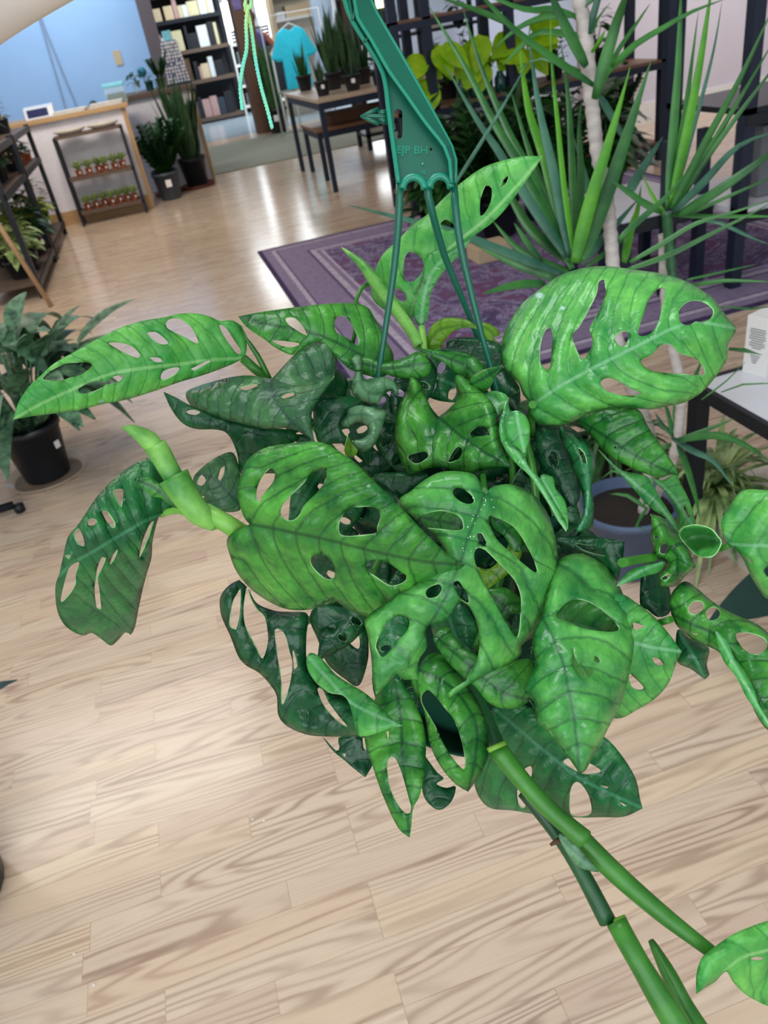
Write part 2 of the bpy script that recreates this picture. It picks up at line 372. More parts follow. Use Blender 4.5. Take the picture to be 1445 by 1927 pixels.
M['window'] = emis('daylight_pane', (0.9, 0.96, 1.0), 7.0)
#SPLIT
# ================================================================== the shop
def struct(name, x0, x1, y0, y1, z0, z1, mat, bevel=0):
    return tag(boxo(name, x0, x1, y0, y1, z0, z1, mat, None, bevel), kind='structure')
struct('floor', -3.2, 8.0, -2.2, 15.1, -0.03, 0, M['floor'])
tf = struct('floor_back_room', -3.2, 8.0, 15.1, 23, -0.03, 0.0, M['tile'])
struct('wall_left', -3.3, -3.2, -2.2, 23, -0.03, 3.3, M['whitewall'])
struct('wall_right', 8.0, 8.1, -2.2, 23, -0.03, 3.3, M['greywall'])
struct('wall_counter', -3.2, 0.36, 12.0, 12.15, 0, 3.3, M['bluewall'])
struct('wall_recess', 4.3, 8.0, 8.0, 8.12, 0, 3.3, M['greywall'])
struct('wall_back', -3.2, 8.0, 22.0, 22.15, 0, 3.3, M['whitewall'])
struct('ceiling', -3.2, 8.0, -2.2, 22, 3.3, 3.35, M['whitewall'])
struct('baseboard_recess', 4.3, 8.0, 7.975, 8.0, 0, 0.2, M['white'])
struct('baseboard_counter', -3.2, 0.36, 11.97, 12.0, 0, 0.12, M['white'])
struct('trim_1', 0.30, 0.47, 11.75, 11.98, 0, 3.3, M['greypost'])
struct('trim_2', 1.80, 2.12, 14.75, 15.1, 0, 3.3, M['postwood'])
struct('trim_3', 3.85, 4.1, 16.0, 16.25, 0, 3.3, M['postwood'])
for k, (x0, x1) in enumerate(((2.25, 2.7), (3.25, 3.65), (5.2, 6.0))):
    w = tag(empty('window_%d' % (k + 1), (0, 0, 0)), kind='structure')
    boxo('pane', x0, x1, 21.95, 21.97, 1.25, 3.15, M['window'], w)
    bm = bmesh.new()
    for a, b, c, d in ((x0 - .05, x0, 1.2, 3.2), (x1, x1 + .05, 1.2, 3.2), (x0, x1, 1.2, 1.25), (x0, x1, 3.15, 3.2), ((x0 + x1) / 2 - .02, (x0 + x1) / 2 + .02, 1.25, 3.15), (x0, x1, 2.2, 2.24)): box(bm, a, b, 21.9, 21.98, c, d)
    build('window_frame', bm, M['white'], w)

# rugs
r = tag(boxo('rug', -(RX1 - RX0) / 2, (RX1 - RX0) / 2, -(RY1 - RY0) / 2, (RY1 - RY0) / 2, 0.0, 0.008, M['rug']), 'worn purple patterned rug lying on the oak floor', 'rug')
r.location = ((RX0 + RX1) / 2, (RY0 + RY1) / 2, 0)
tag(boxo('floor_mat', 0.62, 5.5, 10.95, 14.2, 0.0, 0.01, M['mat']), 'long grey-green mat at the doorway to the back room', 'mat')

# ---------------- counter
ct = thing('counter', 'front section of the sales counter in textured white panel with a plywood top', 'counter', (0, 0, 0))
boxo('body', -2.6, -0.20, 9.5, 10.3, 0.0, 1.0, M['panel'], ct)
boxo('worktop', -2.62, -0.12, 9.44, 10.35, 1.0, 1.04, M['ply'], ct, 0.004)
boxo('corner_strip', -0.20, -0.155, 9.48, 9.53, 0, 1.0, M['ply'], ct)
boxo('plinth', -2.6, -0.2, 9.485, 9.5, 0.0, 0.14, M['ply'], ct)
ct = thing('counter', 'rear section of the sales counter behind the snake plants', 'counter', (0, 0, 0))
boxo('body', -0.19, 0.60, 10.6, 11.5, 0.0, 1.01, M['panel'], ct)
boxo('worktop', -0.24, 0.68, 10.52, 11.55, 1.01, 1.06, M['darkwood'], ct, 0.004)
boxo('corner_strip', 0.60, 0.64, 10.58, 10.62, 0, 1.01, M['ply'], ct)
CT, CT2 = 1.04, 1.06
t = thing('card_reader', 'white payment tablet with a dark blue screen at the left end of the counter', 'card reader', (-1.02, 9.62, CT))
bm = bmesh.new(); v = [(-.15, 0, 0), (.15, 0, 0), (.15, .16, 0), (-.15, .16, 0), (-.15, .05, .1), (.15, .05, .1), (.15, .14, .12), (-.15, .14, .12)]
vs = [bm.verts.new(p) for p in v]
for f in ((0, 3, 2, 1), (4, 5, 6, 7), (0, 1, 5, 4), (1, 2, 6, 5), (2, 3, 7, 6), (3, 0, 4, 7)): bm.faces.new([vs[i] for i in f])
build('body', bm, M['device'], t, bevel=.008)
bm = bmesh.new(); q = [bm.verts.new(p) for p in ((-.12, .003, .02), (.09, .003, .02), (.09, .044, .09), (-.12, .044, .09))]; bm.faces.new(q); s_ = build('screen', bm, M['screen'], t); s_.modifiers.new('t', 'SOLIDIFY').thickness = 0.006
def traypile(name, x, y, z, L, w, h, label, n=3, g='paper piles on the counter'):
    bm = bmesh.new(); random.seed(int(x * 100))
    for i in range(n):
        o = random.uniform(-.012, .012); box(bm, -L / 2 + o, L / 2 + o, -w / 2, w / 2, h * i / n, h * (i + .9) / n)
    o = build(name, bm, M['cream'], None, bevel=.004); o.location = (x, y, z); return tag(o, label, 'papers', g)
traypile('paper_stack', -0.72, 9.62, CT, .34, .24, .035, 'stack of pale papers on the counter beside the white tablet')
traypile('paper_stack', -0.34, 9.66, CT, .34, .22, .04, 'stack of pale papers on the counter in front of the small glass terrarium')
t = thing('terrarium', 'small glass terrarium with a pale blue lid and moss on the counter', 'terrarium', (-0.22, 9.95, CT))
boxo('tank', -.11, .11, -.08, .08, 0, .15, M['clear'], t, .005); boxo('moss', -.1, .1, -.07, .07, .01, .09, M['moss'], t, .02)
boxo('lid', -.12, .12, -.09, .09, .15, .19, M['skyblue'], t, .01)
bm = bmesh.new(); lathe(bm, [(0, 0), (.05, 0), (.055, .02), (.03, .05), (.012, .06)], 16); o = build('ornament', bm, M['book4'], None, True); o.location = (-.48, 10.0, CT); tag(o, 'small dark ornament on the counter left of the terrarium', 'ornament')
# sticker display column: many coloured dots on a tapering stand
t = thing('earring_display', 'tall display stand covered in sparkling pale dots on the rear counter', 'display stand', (0.52, 10.9, CT2))
bm = bmesh.new(); vs = [bm.verts.new(p) for p in ((-.13, -.06, .02), (.13, -.06, .02), (.13, .06, .02), (-.13, .06, .02), (-.095, -.04, .46), (.085, -.04, .46), (.085, .04, .46), (-.095, .04, .46))]
for f in ((0, 3, 2, 1), (4, 5, 6, 7), (0, 1, 5, 4), (1, 2, 6, 5), (2, 3, 7, 6), (3, 0, 4, 7)): bm.faces.new([vs[i] for i in f])
build('panel', bm, M['screen'], t); boxo('base', -.15, .15, -.09, .09, 0, .02, M['metal'], t)
boxo('header_card', -.05, .05, -.02, .02, .46, .56, M['skyblue'], t)
bm = bmesh.new(); random.seed(4)
for rr_ in range(12):
    for cc_ in range(7):
        if random.random() < .06: continue
        f = rr_ / 12; wd = .12 - f * .035; x = -wd + 2 * wd * cc_ / 6 + random.uniform(-.004, .004); z = .04 + rr_ * .036; y = -.062 + f * .02
        bmesh.ops.create_icosphere(bm, subdivisions=1, radius=random.uniform(.014, .020), matrix=Matrix.Translation((x, y, z)) @ Matrix.Diagonal((1, .5, 1, 1)))
o = build('stones', bm, simple('pale_stones', lin(226, 232, 250), 0.25, var=0.3, scale=60), t); o['kind'] = 'stuff'
# outlet and hanging cables on the blue wall
boxo('outlet_plate', -.15, -.06, 11.985, 12.0, 1.37, 1.53, M['beige'])
tag(bpy.data.objects['outlet_plate'], 'tan outlet plate on the pale blue wall', 'outlet plate')
for xa, xb, lb in ((-.885, -.93, 'left of two thin grey cables hanging on the pale blue wall'), (-.855, -.78, 'right of two thin grey cables hanging on the pale blue wall')):
    bm = bmesh.new(); tube(bm, [(xa, 11.98, 3.2), (xa, 11.98, 1.9), ((xa + xb) / 2, 11.975, 1.4), (xb, 11.98, .95), (xb, 11.98, .4)], .009, 6)
    tag(build('cable', bm, simple('grey_cable', lin(140, 156, 178), 0.6)), lb, 'cable')

# ---------------- foliage builders
def card(bm, p, d, up, L, w, bend=0.3, seg=5, kind='ovate', fold=0.12, mi=0):
    """one leaf: ribbon with a fold, bending away from up"""
    d = d.normalized(); side = d.cross(up); side = side.normalized() if side.length > 1e-4 else Vector((1, 0, 0)); nrm = side.cross(d)
    rows = []
    for i in range(seg + 1):
        t = i / seg
        if kind == 'ovate': ww = sin(pi * min(1, (t * 0.92 + 0.06)) ** 0.75) ** 0.9
        elif kind == 'strap': ww = (1 - t ** 3) * (0.55 + 0.45 * min(1, t * 4))
        else: ww = min(1, 0.5 + 2 * t) * (1 - t ** 2.2)
        ww = max(0.02, ww) * w / 2
        c = p + d * (L * t) - up * (bend * L * t * t) 
        rows.append((bm.verts.new(c - side * ww + nrm * fold * ww), bm.verts.new(c), bm.verts.new(c + side * ww + nrm * fold * ww)))
    for a, b in zip(rows, rows[1:]):
        for k in (0, 1):
            f = bm.faces.new((a[k], a[k + 1], b[k + 1], b[k])); f.smooth = True; f.material_index = mi
UPV = Vector((0, 0, 1))
def foliage(kind, z0, Hh, R_, seed, n=None):
    rnd = random.Random(seed); bm = bmesh.new()
    if kind == 'snake':
        for i in range(n or 12):
            a = rnd.uniform(0, 2 * pi); r0 = rnd.uniform(0, R_ * .45); ln = Hh * rnd.uniform(.55, 1.05)
            d = Vector((cos(a) * rnd.uniform(.02, .28), sin(a) * rnd.uniform(.02, .28), 1)); card(bm, Vector((cos(a) * r0, sin(a) * r0, z0)), d, Vector((cos(a), sin(a), 0.01)), ln, Hh * rnd.uniform(.09, .13), rnd.uniform(-.08, .02), 6, 'sword', .5)
    elif kind == 'zz':
        for i in range(n or 16):
            a = rnd.uniform(0, 2 * pi); ln = Hh * rnd.uniform(.6, 1.05); sp = rnd.uniform(.1, .7); d = Vector((cos(a) * sp, sin(a) * sp, 1)).normalized(); p = Vector((cos(a) * R_ * .3, sin(a) * R_ * .3, z0))
            tube(bm, [p, p + d * ln * .5, p + d * ln - UPV * sp * ln * .1], [.006, .005, .002], 5)
            for k in range(9):
                t = .2 + .8 * k / 9; q = p + d * ln * t
                for sgn in (-1, 1): card(bm, q, (d * .7 + Vector((-sin(a), cos(a), 0)) * sgn + Vector((0, 0, .1))), UPV, Hh * .22, Hh * .095, .2, 3)
    elif kind == 'bush':
        for i in range(n or 34):
            a = rnd.uniform(0, 2 * pi); el_ = rnd.uniform(.05, 1.35); ln = rnd.uniform(.35, 1) ; rr_ = R_ * ln; p = Vector((cos(a) * cos(el_) * rr_ * 1.2, sin(a) * cos(el_) * rr_ * 1.2, z0 + sin(el_) * Hh * ln * .9))
            d = Vector((cos(a + rnd.uniform(-.6, .6)), sin(a + rnd.uniform(-.6, .6)), rnd.uniform(-.4, .8))); card(bm, p, d, UPV, Hh * rnd.uniform(.26, .42), Hh * rnd.uniform(.14, .22), .4, 4)
            if i % 3 == 0: tube(bm, [(0, 0, z0), p * .5 + Vector((0, 0, z0 * .5)), p], .004, 4)
    elif kind == 'arum':      # long broad leaves on stalks
        for i in range(n or 26):
            a = rnd.uniform(0, 2 * pi); sp = rnd.uniform(.15, 1.5); d0 = Vector((cos(a) * sp, sin(a) * sp, 1)).normalized(); s0 = Vector((cos(a) * R_ * .25, sin(a) * R_ * .25, z0)); ln = Hh * rnd.uniform(.35, .75)
            q = s0 + d0 * ln; tube(bm, [s0, s0 + d0 * ln * .5, q], [.006, .005, .004], 5); dd = (d0 + Vector((cos(a), sin(a), 0)) * .4).normalized()
            card(bm, q, dd, UPV, Hh * rnd.uniform(.42, .62), Hh * rnd.uniform(.18, .26), rnd.uniform(.2, 1.3), 7, 'ovate', .25)
    elif kind == 'pothos':
        for i in range(n or 9):
            a = rnd.uniform(0, 2 * pi); sp = rnd.uniform(.2, .9); q = Vector((cos(a) * Hh * .35 * sp, sin(a) * Hh * .3 * sp, z0 + Hh * rnd.uniform(.1, .7))); tube(bm, [(0, 0, z0), q * .6 + Vector((0, 0, z0 * .5)), q], .005, 5)
            card(bm, q, Vector((cos(a) + rnd.uniform(-.4, .4), -.5 + rnd.uniform(-.3, .3), rnd.uniform(-1.2, .1))), Vector((0, -.8, .6)), Hh * rnd.uniform(.45, .62), Hh * rnd.uniform(.36, .48), .15, 6, 'ovate', .2)
    elif kind == 'spider':
        for i in range(n or 40):
            a = rnd.uniform(0, 2 * pi); el_ = rnd.uniform(.2, 1.3); d = Vector((cos(a) * cos(el_), sin(a) * cos(el_), sin(el_))); card(bm, Vector((0, 0, z0)), d, UPV, Hh * rnd.uniform(.8, 1.5), Hh * .07, rnd.uniform(.5, .95), 9, 'strap', .4)
    elif kind == 'succ':
        for i in range(n or 14):
            a = rnd.uniform(0, 2 * pi); sp = rnd.uniform(.1, 1.0); card(bm, Vector((0, 0, z0)), Vector((cos(a) * sp, sin(a) * sp, 1)), UPV, Hh * rnd.uniform(.7, 1.1), Hh * .28, .2, 3, 'ovate', .3)
    return bm
def potprof(r, h): return [(0, 0), (r * .72, 0), (r * .74, .004), (r * .97, h * .9), (r * 1.04, h * .9), (r * 1.04, h), (r * .97, h), (r * .94, h * .9), (r * .9, h * .88), (0, h * .88)]
def potted(name, label, cat, x, y, z, r, h, kind, Hh, fm, pm='blackpot', seed=1, n=None, tagc=None, group=None, saucer=None, spread=1.0):
    t = thing(name, label, cat, (x, y, z), 0, group); zo = 0
    if saucer:
        bm = bmesh.new(); lathe(bm, [(0, 0), (r * 1.15, 0), (r * 1.35, h * .1), (r * 1.31, h * .1), (r * 1.1, .006), (0, .006)]); build('saucer', bm, M[saucer], t, True); zo = .008
    bm = bmesh.new(); lathe(bm, [(a, b + zo) for a, b in potprof(r, h)], 24); build('pot', bm, M[pm], t, True)
    bm = bmesh.new(); lathe(bm, [(0, h * .9 + zo), (r * .93, h * .885 + zo)], 16); build('soil', bm, M['soil'], t)
    o = build('foliage', foliage(kind, h * .88 + zo, Hh, r * spread, seed, n), M[fm], t)
    if tagc:
        a = tagc; ww = r * .42; hh = h * .26; bm = bmesh.new(); box(bm, -ww / 2, ww / 2, -.002, .002, 0, hh); o = build('price_tag', bm, M['paper'], t); o.location = (cos(a) * r * .98, sin(a) * r * .98, h * .5); o.rotation_euler = (0, 0, a + pi / 2)
    return t
# ---------------- the small metal rack with succulents
t = thing('shelf_rack', 'small dark metal rack with three wood shelves in front of the counter', 'shelf rack', (0, 0, 0))
RXa, RXb, RYa, RYb = -0.94, -0.24, 9.2, 9.42
for x in (RXa, RXb - .028):
    for y in (RYa, RYb - .028): boxo('leg', x, x + .028, y, y + .028, 0, .86, M['metal'], t)
for z in (.11, .44, .84): boxo('shelf', RXa + .01, RXb - .01, RYa, RYb, z, z + .028, M['darkwood'], t)
ordw = ['leftmost', 'second from the left', 'third from the left', 'fourth from the left', 'third from the right', 'second from the right', 'rightmost']
proto = None
for zz, nm, xs in ((.468, 'middle shelf', (-.80, -.70, -.60, -.53, -.43, -.35)), (.138, 'bottom shelf', (-.83, -.74, -.65, -.57, -.49, -.41, -.33))):
    on = ordw if len(xs) == 7 else [ordw[i] for i in (0, 1, 2, 4, 5, 6)]
    for i, x in enumerate(xs):
        loc = (x, 9.28 + .02 * ((i * 7) % 3), zz); lb = '%s of the %d tiny terracotta succulents on the small rack\'s %s' % (on[i], len(xs), nm)
        if proto is None:
            proto = potted('potted_succulent', lb, 'succulent', *loc, .036, .066, 'succ', .125, 'succ', 'terra', 3, 26, tagc=-1.3); o = proto
        else: o = dup(proto, loc, i * .02)
        o['label'] = lb; o['group'] = 'succulents in terracotta pots on the small rack'
for x, L in ((-.76, .32), (-.42, .36)):
    bm = bmesh.new(); lathe(bm, [(0, .0), (.10, .0), (.15, .03), (.155, .045), (.145, .045), (.1, .012), (0, .01)], 24)
    for v in bm.verts: v.co.x *= 1.05; v.co.y *= .7
    o = build('oval_dish', bm, M['offwhite'], None, True); o.location = (x, 9.31, .869)
    tag(o, ('left' if x < -.6 else 'right') + ' of two shallow off-white oval dishes on top of the small rack', 'dish', 'oval dishes on the small rack')

# ---------------- floor plants by the counter
potted('zz_plant', 'bushy dark green plant in a black pot with a white tag, foremost before the counter', 'plant', 0.05, 9.80, 0, .15, .29, 'zz', .56, 'zz', 'greypot', 5, 46, tagc=-1.5)
potted('snake_plant', 'short leafy plant in a black pot on a brown saucer against the counter corner', 'plant', 0.04, 10.25, 0, .14, .26, 'snake', .56, 'snake', 'blackpot', 6, 44, saucer='redsaucer')
potted('snake_plant', 'tall snake plant in a black pot on a brown saucer, right of the bushy one', 'plant', 0.40, 10.30, 0, .165, .32, 'snake', .88, 'snake', 'blackpot', 8, 48, saucer='redsaucer', spread=1.2)
# plants on the rear counter
potted('potted_plant', 'spindly leafy plant in a glass on the rear counter, left end', 'plant', 0.02, 10.9, CT2, .045, .12, 'bush', .26, 'bush', 'clear', 9, 14)
potted('potted_plant', 'upright dark plant beside the dotted display stand on the rear counter', 'plant', 0.31, 10.85, CT2, .06, .11, 'zz', .30, 'bush', 'yellowpot' if 'yellowpot' in M else 'moss', 10, 12)
potted('potted_plant', 'low trailing plant in the middle of the rear counter', 'plant', 0.17, 10.8, CT2, .05, .10, 'bush', .15, 'bush', 'tealglass', 11, 20)
bm = bmesh.new(); bmesh.ops.create_uvsphere(bm, u_segments=18, v_segments=12, radius=.055); o = build('glass_globe', bm, simple('blue_globe', lin(30, 120, 150), .15), None, True); o.location = (.13, 11.0, CT2 + .2)
o2 = tag(o, 'blue glass globe held among the plants on the rear counter', 'glass globe'); bm = bmesh.new(); tube(bm, [(0, 0, -.2), (0, 0, -.05)], .006, 6); build('stake', bm, M['metal'], o)

# ---------------- long plant shelving along the left side
def shelving(label, y0, y1, seed):
    t = thing('plant_shelving', label, 'shelving', (0, 0, 0))
    for x in (-1.55, -1.09):
        for y in (y0, y1 - .04): boxo('post', x - .04, x, y, y + .04, 0, 1.04, M['metal'], t)
    for z in (.10, .72, 1.0): boxo('shelf', -1.57, -1.10, y0 + .01, y1 - .01, z, z + .025, M['darkwood'], t); 
    for z in (.08, .70, .98): boxo('rail', -1.10, -1.085, y0, y1, z, z + .045, M['metal'], t)
    return t
shelving('dark plant shelving unit nearest the counter on the left', 7.74, 9.02, 1)
shelving('dark plant shelving unit at the left edge, nearer the camera', 6.38, 7.66, 2)
random.seed(21)
lst = [ # x, y, z, r, h, kind, H, mat, pot, name, label
 (-1.25, 8.80, .125, .08, .15, 'bush', .26, 'bush', 'blackpot', 'potted_plant', 'dark bushy plant at the counter end of the left shelving\'s bottom shelf'),
 (-1.22, 8.45, .125, .085, .16, 'bush', .30, 'yel', 'blackpot', 'potted_plant', 'yellow-green plant on the bottom shelf left, by the second post'),
 (-1.24, 8.10, .125, .08, .15, 'bush', .24, 'yel', 'blackpot', 'potted_plant', 'small speckled yellow plant in the middle of the left bottom shelf'),
 (-1.27, 8.28, .745, .07, .11, 'snake', .24, 'bush', 'blackpot', 'potted_plant', 'thin green plant behind the shelving post under the counter end'),
 (-1.18, 8.84, .745, .045, .08, 'bush', .10, 'bush', 'terra', 'potted_plant', 'tiny plant in a terracotta pot at the far end of the left middle shelf'),
 (-1.20, 8.52, .745, .055, .09, 'bush', .14, 'silver', 'terra', 'potted_plant', 'grey leafed plant in an orange pot on the left middle shelf'),
 (-1.22, 8.0, .745, .06, .10, 'bush', .20, 'brown', 'blackpot', 'potted_plant', 'dry brownish plant on the left middle shelf'),
 (-1.25, 7.45, .745, .07, .12, 'bush', .22, 'brown', 'blackpot', 'potted_plant', 'pale dry plant near the left edge on the middle shelf'),
 (-1.26, 7.05, .745, .07, .12, 'bush', .2, 'bush', 'bluepot', 'potted_plant', 'green plant in a blue pot near the left edge on the middle shelf'),
 (-1.20, 7.45, .125, .09, .16, 'bush', .30, 'bush', 'blackpot', 'potted_plant', 'dark plant at the far end of the nearer bottom shelf'),
 (-1.22, 7.05, .125, .10, .14, 'bush', .24, 'varieg', 'blackpot', 'potted_plant', 'white and green variegated plant low on the nearer left shelving'),
 (-1.24, 6.65, .125, .10, .14, 'bush', .26, 'varieg', 'blackpot', 'potted_plant', 'variegated plant behind the leaning wooden stick'),
 (-1.30, 8.75, 1.025, .07, .12, 'bush', .18, 'brown', 'blackpot', 'potted_plant', 'brownish round plant on top of the left shelving next to the counter'),
 (-1.22, 8.30, 1.025, .07, .12, 'snake', .26, 'bush', 'blackpot', 'potted_plant', 'upright bright green plant on top of the left shelving'),
 (-1.32, 7.95, 1.025, .08, .13, 'bush', .30, 'bush', 'blackpot', 'potted_plant', 'dark plant at the left edge on top of the shelving'),
]
lst += [
 (-1.42, 8.62, .125, .08, .15, 'bush', .34, 'bush', 'blackpot', 'potted_plant', 'dark plant at the back of the left bottom shelf nearest the counter'),
 (-1.45, 8.15, .125, .08, .15, 'bush', .34, 'yel', 'blackpot', 'potted_plant', 'yellowish plant at the back of the far left bottom shelf'),
 (-1.20, 7.86, .125, .07, .14, 'bush', .26, 'bush', 'blackpot', 'potted_plant', 'dark plant beside the near post of the far left shelving'),
 (-1.22, 8.68, .745, .05, .09, 'snake', .2, 'bush', 'blackpot', 'potted_plant', 'small upright plant on the left middle shelf near the terracotta pot'),
 (-1.24, 7.25, .745, .07, .12, 'bush', .26, 'silver', 'blackpot', 'potted_plant', 'silvery plant at the left edge of the nearer middle shelf'),
 (-1.18, 6.85, .125, .08, .14, 'bush', .24, 'varieg', 'blackpot', 'potted_plant', 'pale variegated plant at the front of the nearer bottom shelf'),
 (-1.42, 7.25, .125, .09, .15, 'bush', .34, 'yel', 'blackpot', 'potted_plant', 'yellow-green plant at the back of the nearer bottom shelf'),
]
lst = [(a, b, c, d, e, f, g * 1.3, h, i_, j_, k_) for a, b, c, d, e, f, g, h, i_, j_, k_ in lst]
for i, (x, y, z, r, h, kd, Hh, fm, pm, nm, lb) in enumerate(lst):
    potted(nm, lb, 'plant', x, y, z, r, h, kd, Hh, fm, pm, 40 + i, {'bush': 40, 'snake': 10}.get(kd), tagc=(-.4 if i in (1, 2, 9) else None))
a_, b_ = AY(0, 388, 6.1), G(75, 600); a_.z += .0
bm = bmesh.new(); tube(bm, [Vector((-1.02, 6.05, .005)), Vector((-1.26, 6.2, 1.0))], .018, 8); tag(build('wooden_stick', bm, M['stick']), 'pale wooden stick leaning beside the left shelving', 'stick')

# ---------------- aglaonema by the left edge
ag = thing('aglaonema', 'silver and dark green leafy plant in a black pot on a clear saucer, left edge', 'plant', (-0.80, 3.17, 0))
bm = bmesh.new(); lathe(bm, [(0, 0), (.14, 0), (.165, .02), (.17, .022), (.172, .018), (.145, -.0005)], 40); build('saucer', bm, M['saucer'], ag, True)
bm = bmesh.new(); lathe(bm, [(a, b + .004) for a, b in potprof(.125, .24)], 32); build('pot', bm, M['blackpot'], ag, True)
bm = bmesh.new(); lathe(bm, [(0, .215), (.115, .212)], 16); build('soil', bm, M['soil'], ag)
build('foliage', foliage('arum', .21, .52, .15, 12, 90), M['silver'], ag)
o = boxo('price_tag', -.012, .012, -.002, .002, 0, .03, M['paper'], ag); o.location = (.10, -.078, .14); o.rotation_euler = (0, 0, .9)
# rack foot at the left edge
t = thing('rolling_rack', 'black metal rack foot reaching in at the left edge below the black pot', 'rack', (0, 0, 0))
bm = bmesh.new(); tube(bm, [(-1.45, 2.86, .035), (-.90, 2.90, .035)], .017, 8); build('foot_bar', bm, M['metal'], t)
bm = bmesh.new(); lathe(bm, [(0, 0), (.02, 0), (.022, .03), (.0, .034)], 12, -.885, 2.90); build('foot_cap', bm, M['metal'], t)
bm = bmesh.new(); tube(bm, [(-1.42, 2.86, .035), (-1.42, 2.86, 1.7)], .016, 8); build('post', bm, M['metal'], t)
bm = bmesh.new(); tube(bm, [(-1.6, 3.45, .035), (-1.02, 3.49, .035)], .017, 8); build('foot_bar', bm, M['metal'], t)
# black pot low left
t = potted('potted_plant', 'large black pot cut off by the lower left edge', 'plant', -.85, 1.20, 0, .165, .24, 'arum', .30, 'rubber', 'blackpot', 14, 5)

# ---------------- back room: tall black shelf with goods
bs = thing('bookshelf', 'tall black shelf full of books and boxes beyond the counter', 'shelf', (0, 0, 0))
X0, X1, Y0, Y1 = .62, 2.12, 19.0, 19.45
for x in (X0, X1 - .05):
    for y in (Y0, Y1 - .05): boxo('post', x, x + .05, y, y + .05, 0, 2.75, M['metal'], bs)
boxo('back_panel', X0, X1, Y1, Y1 + .02, 0, 2.75, M['dkgrey'], bs)  # dark sheet added so the shelf interior looks shaded against the white wall
SZ = (.06, .78, 1.34, 1.9, 2.34)
boxo('plinth', X0, X1, Y0, Y1, 0, .1, M['metal'], bs)
for z in SZ: boxo('shelf', X0 + .02, X1 - .02, Y0 - .02, Y1, z - .02, z + .05, M['metal'] if z > 1.5 else M['darkwood'], bs)
random.seed(5)
sname = {.06: 'bottom', .78: 'second', 1.34: 'third', 1.9: 'fourth', 2.34: 'top'}
cols = ['book1', 'book2', 'book3', 'book4', 'book5', 'book2', 'blackpot', 'beige']
for z in SZ:
    x = X0 + .08; k = 0
    while x < X1 - .2:
        w = random.uniform(.05, .16) if random.random() < .6 else random.uniform(.16, .26); h = random.uniform(.22, .42) if z < 1.5 else random.uniform(.2, .34)
        if w < .1: nb, cat, nm = 'upright book', 'book', 'book'
        else: nb, cat, nm = 'storage box', 'box', 'storage_box'
        c = random.choice(cols); o = boxo(nm, x, x + w * .93, Y0 + .03, Y0 + .3, z + .05, z + .05 + h, M[c], None, .004)
        side = ('left end' if k == 0 else 'left half' if x < 1.2 else 'middle' if x < 1.5 else 'right half')
        cn = {'book1': 'brown', 'book2': 'white', 'book3': 'pinkish', 'book4': 'navy', 'book5': 'kraft', 'blackpot': 'black', 'beige': 'beige'}[c]
        hw = 'tall' if h > .29 else 'short' if h < .22 else 'medium'
        tag(o, '%s %s %s, %s from the left on black shelf\'s %s tier' % (hw, cn, nb, ['first', 'second', 'third', 'fourth', 'fifth', 'sixth', 'seventh', 'eighth', 'ninth', 'tenth', 'eleventh', 'twelfth', 'thirteenth', 'fourteenth', 'fifteenth', 'sixteenth', 'seventeenth', 'eighteenth', 'nineteenth', 'twentieth'][k], sname[z]), cat, 'goods on the tall black shelf')
        x += w + (.0 if random.random() < .9 else .05); k += 1
bm = bmesh.new(); lathe(bm, [(0, 0), (.05, 0), (.12, .05), (.14, .1), (.13, .1), (.05, .02)], 20); o = build('bowl', bm, M['copper'], None, True); o.location = (1.05, 18.95 + .1, .83); o.location.y = 18.99
bpy.data.objects.remove(o)
# white cabinet with folded grey goods, right of the black shelf
cb = thing('open_cabinet', 'white open cabinet with grey folded goods between black shelf and wooden post', 'cabinet', (0, 0, 0))
boxo('side_panel', 2.2, 2.24, 19.6, 20.2, 0, 1.35, M['white'], cb); boxo('side_panel', 3.2, 3.24, 19.6, 20.2, 0, 1.35, M['white'], cb); boxo('back_panel', 2.24, 3.2, 20.1, 20.14, 0, 1.35, M['grey'], cb)
for z in (.1, .5, .9, 1.3): boxo('shelf', 2.24, 3.2, 19.6, 20.1, z, z + .05, M['white'], cb)
k = 0
for z, nm in ((.15, 'bottom shelf'), (.55, 'second shelf up'), (.95, 'third shelf up'), (1.35, 'top')):
    for x, sd in ((2.3, 'left'), (2.75, 'right')):
        bm = bmesh.new()
        for q in range(4): box(bm, x, x + .36 - .01 * (q % 2), 19.65, 20.0, z + q * .06, z + q * .06 + .052)
        tag(build('folded_cloths', bm, M['dkgrey'] if k % 2 else M['grey'], None, bevel=.01), '%s pile of folded grey cloth on the %s of the white cabinet' % (sd, nm), 'cloth pile', 'folded cloth in the white cabinet'); k += 1
# poster patch on the wooden post
boxo('leaflet', 1.83, 1.97, 14.735, 14.748, 1.80, 2.0, simple('leaflet_print', lin(112, 96, 150), .6, var=.5, scale=14)); tag(bpy.data.objects['leaflet'], 'small purple and orange leaflet on the thick wooden post', 'leaflet')
potted('potted_grass', 'tall grassy plant in a black pot at the foot of the thick wooden post', 'plant', 2.12, 14.42, 0, .19, .36, 'snake', 1.0, 'bush', 'blackpot', 15, 26, tagc=-1.8)

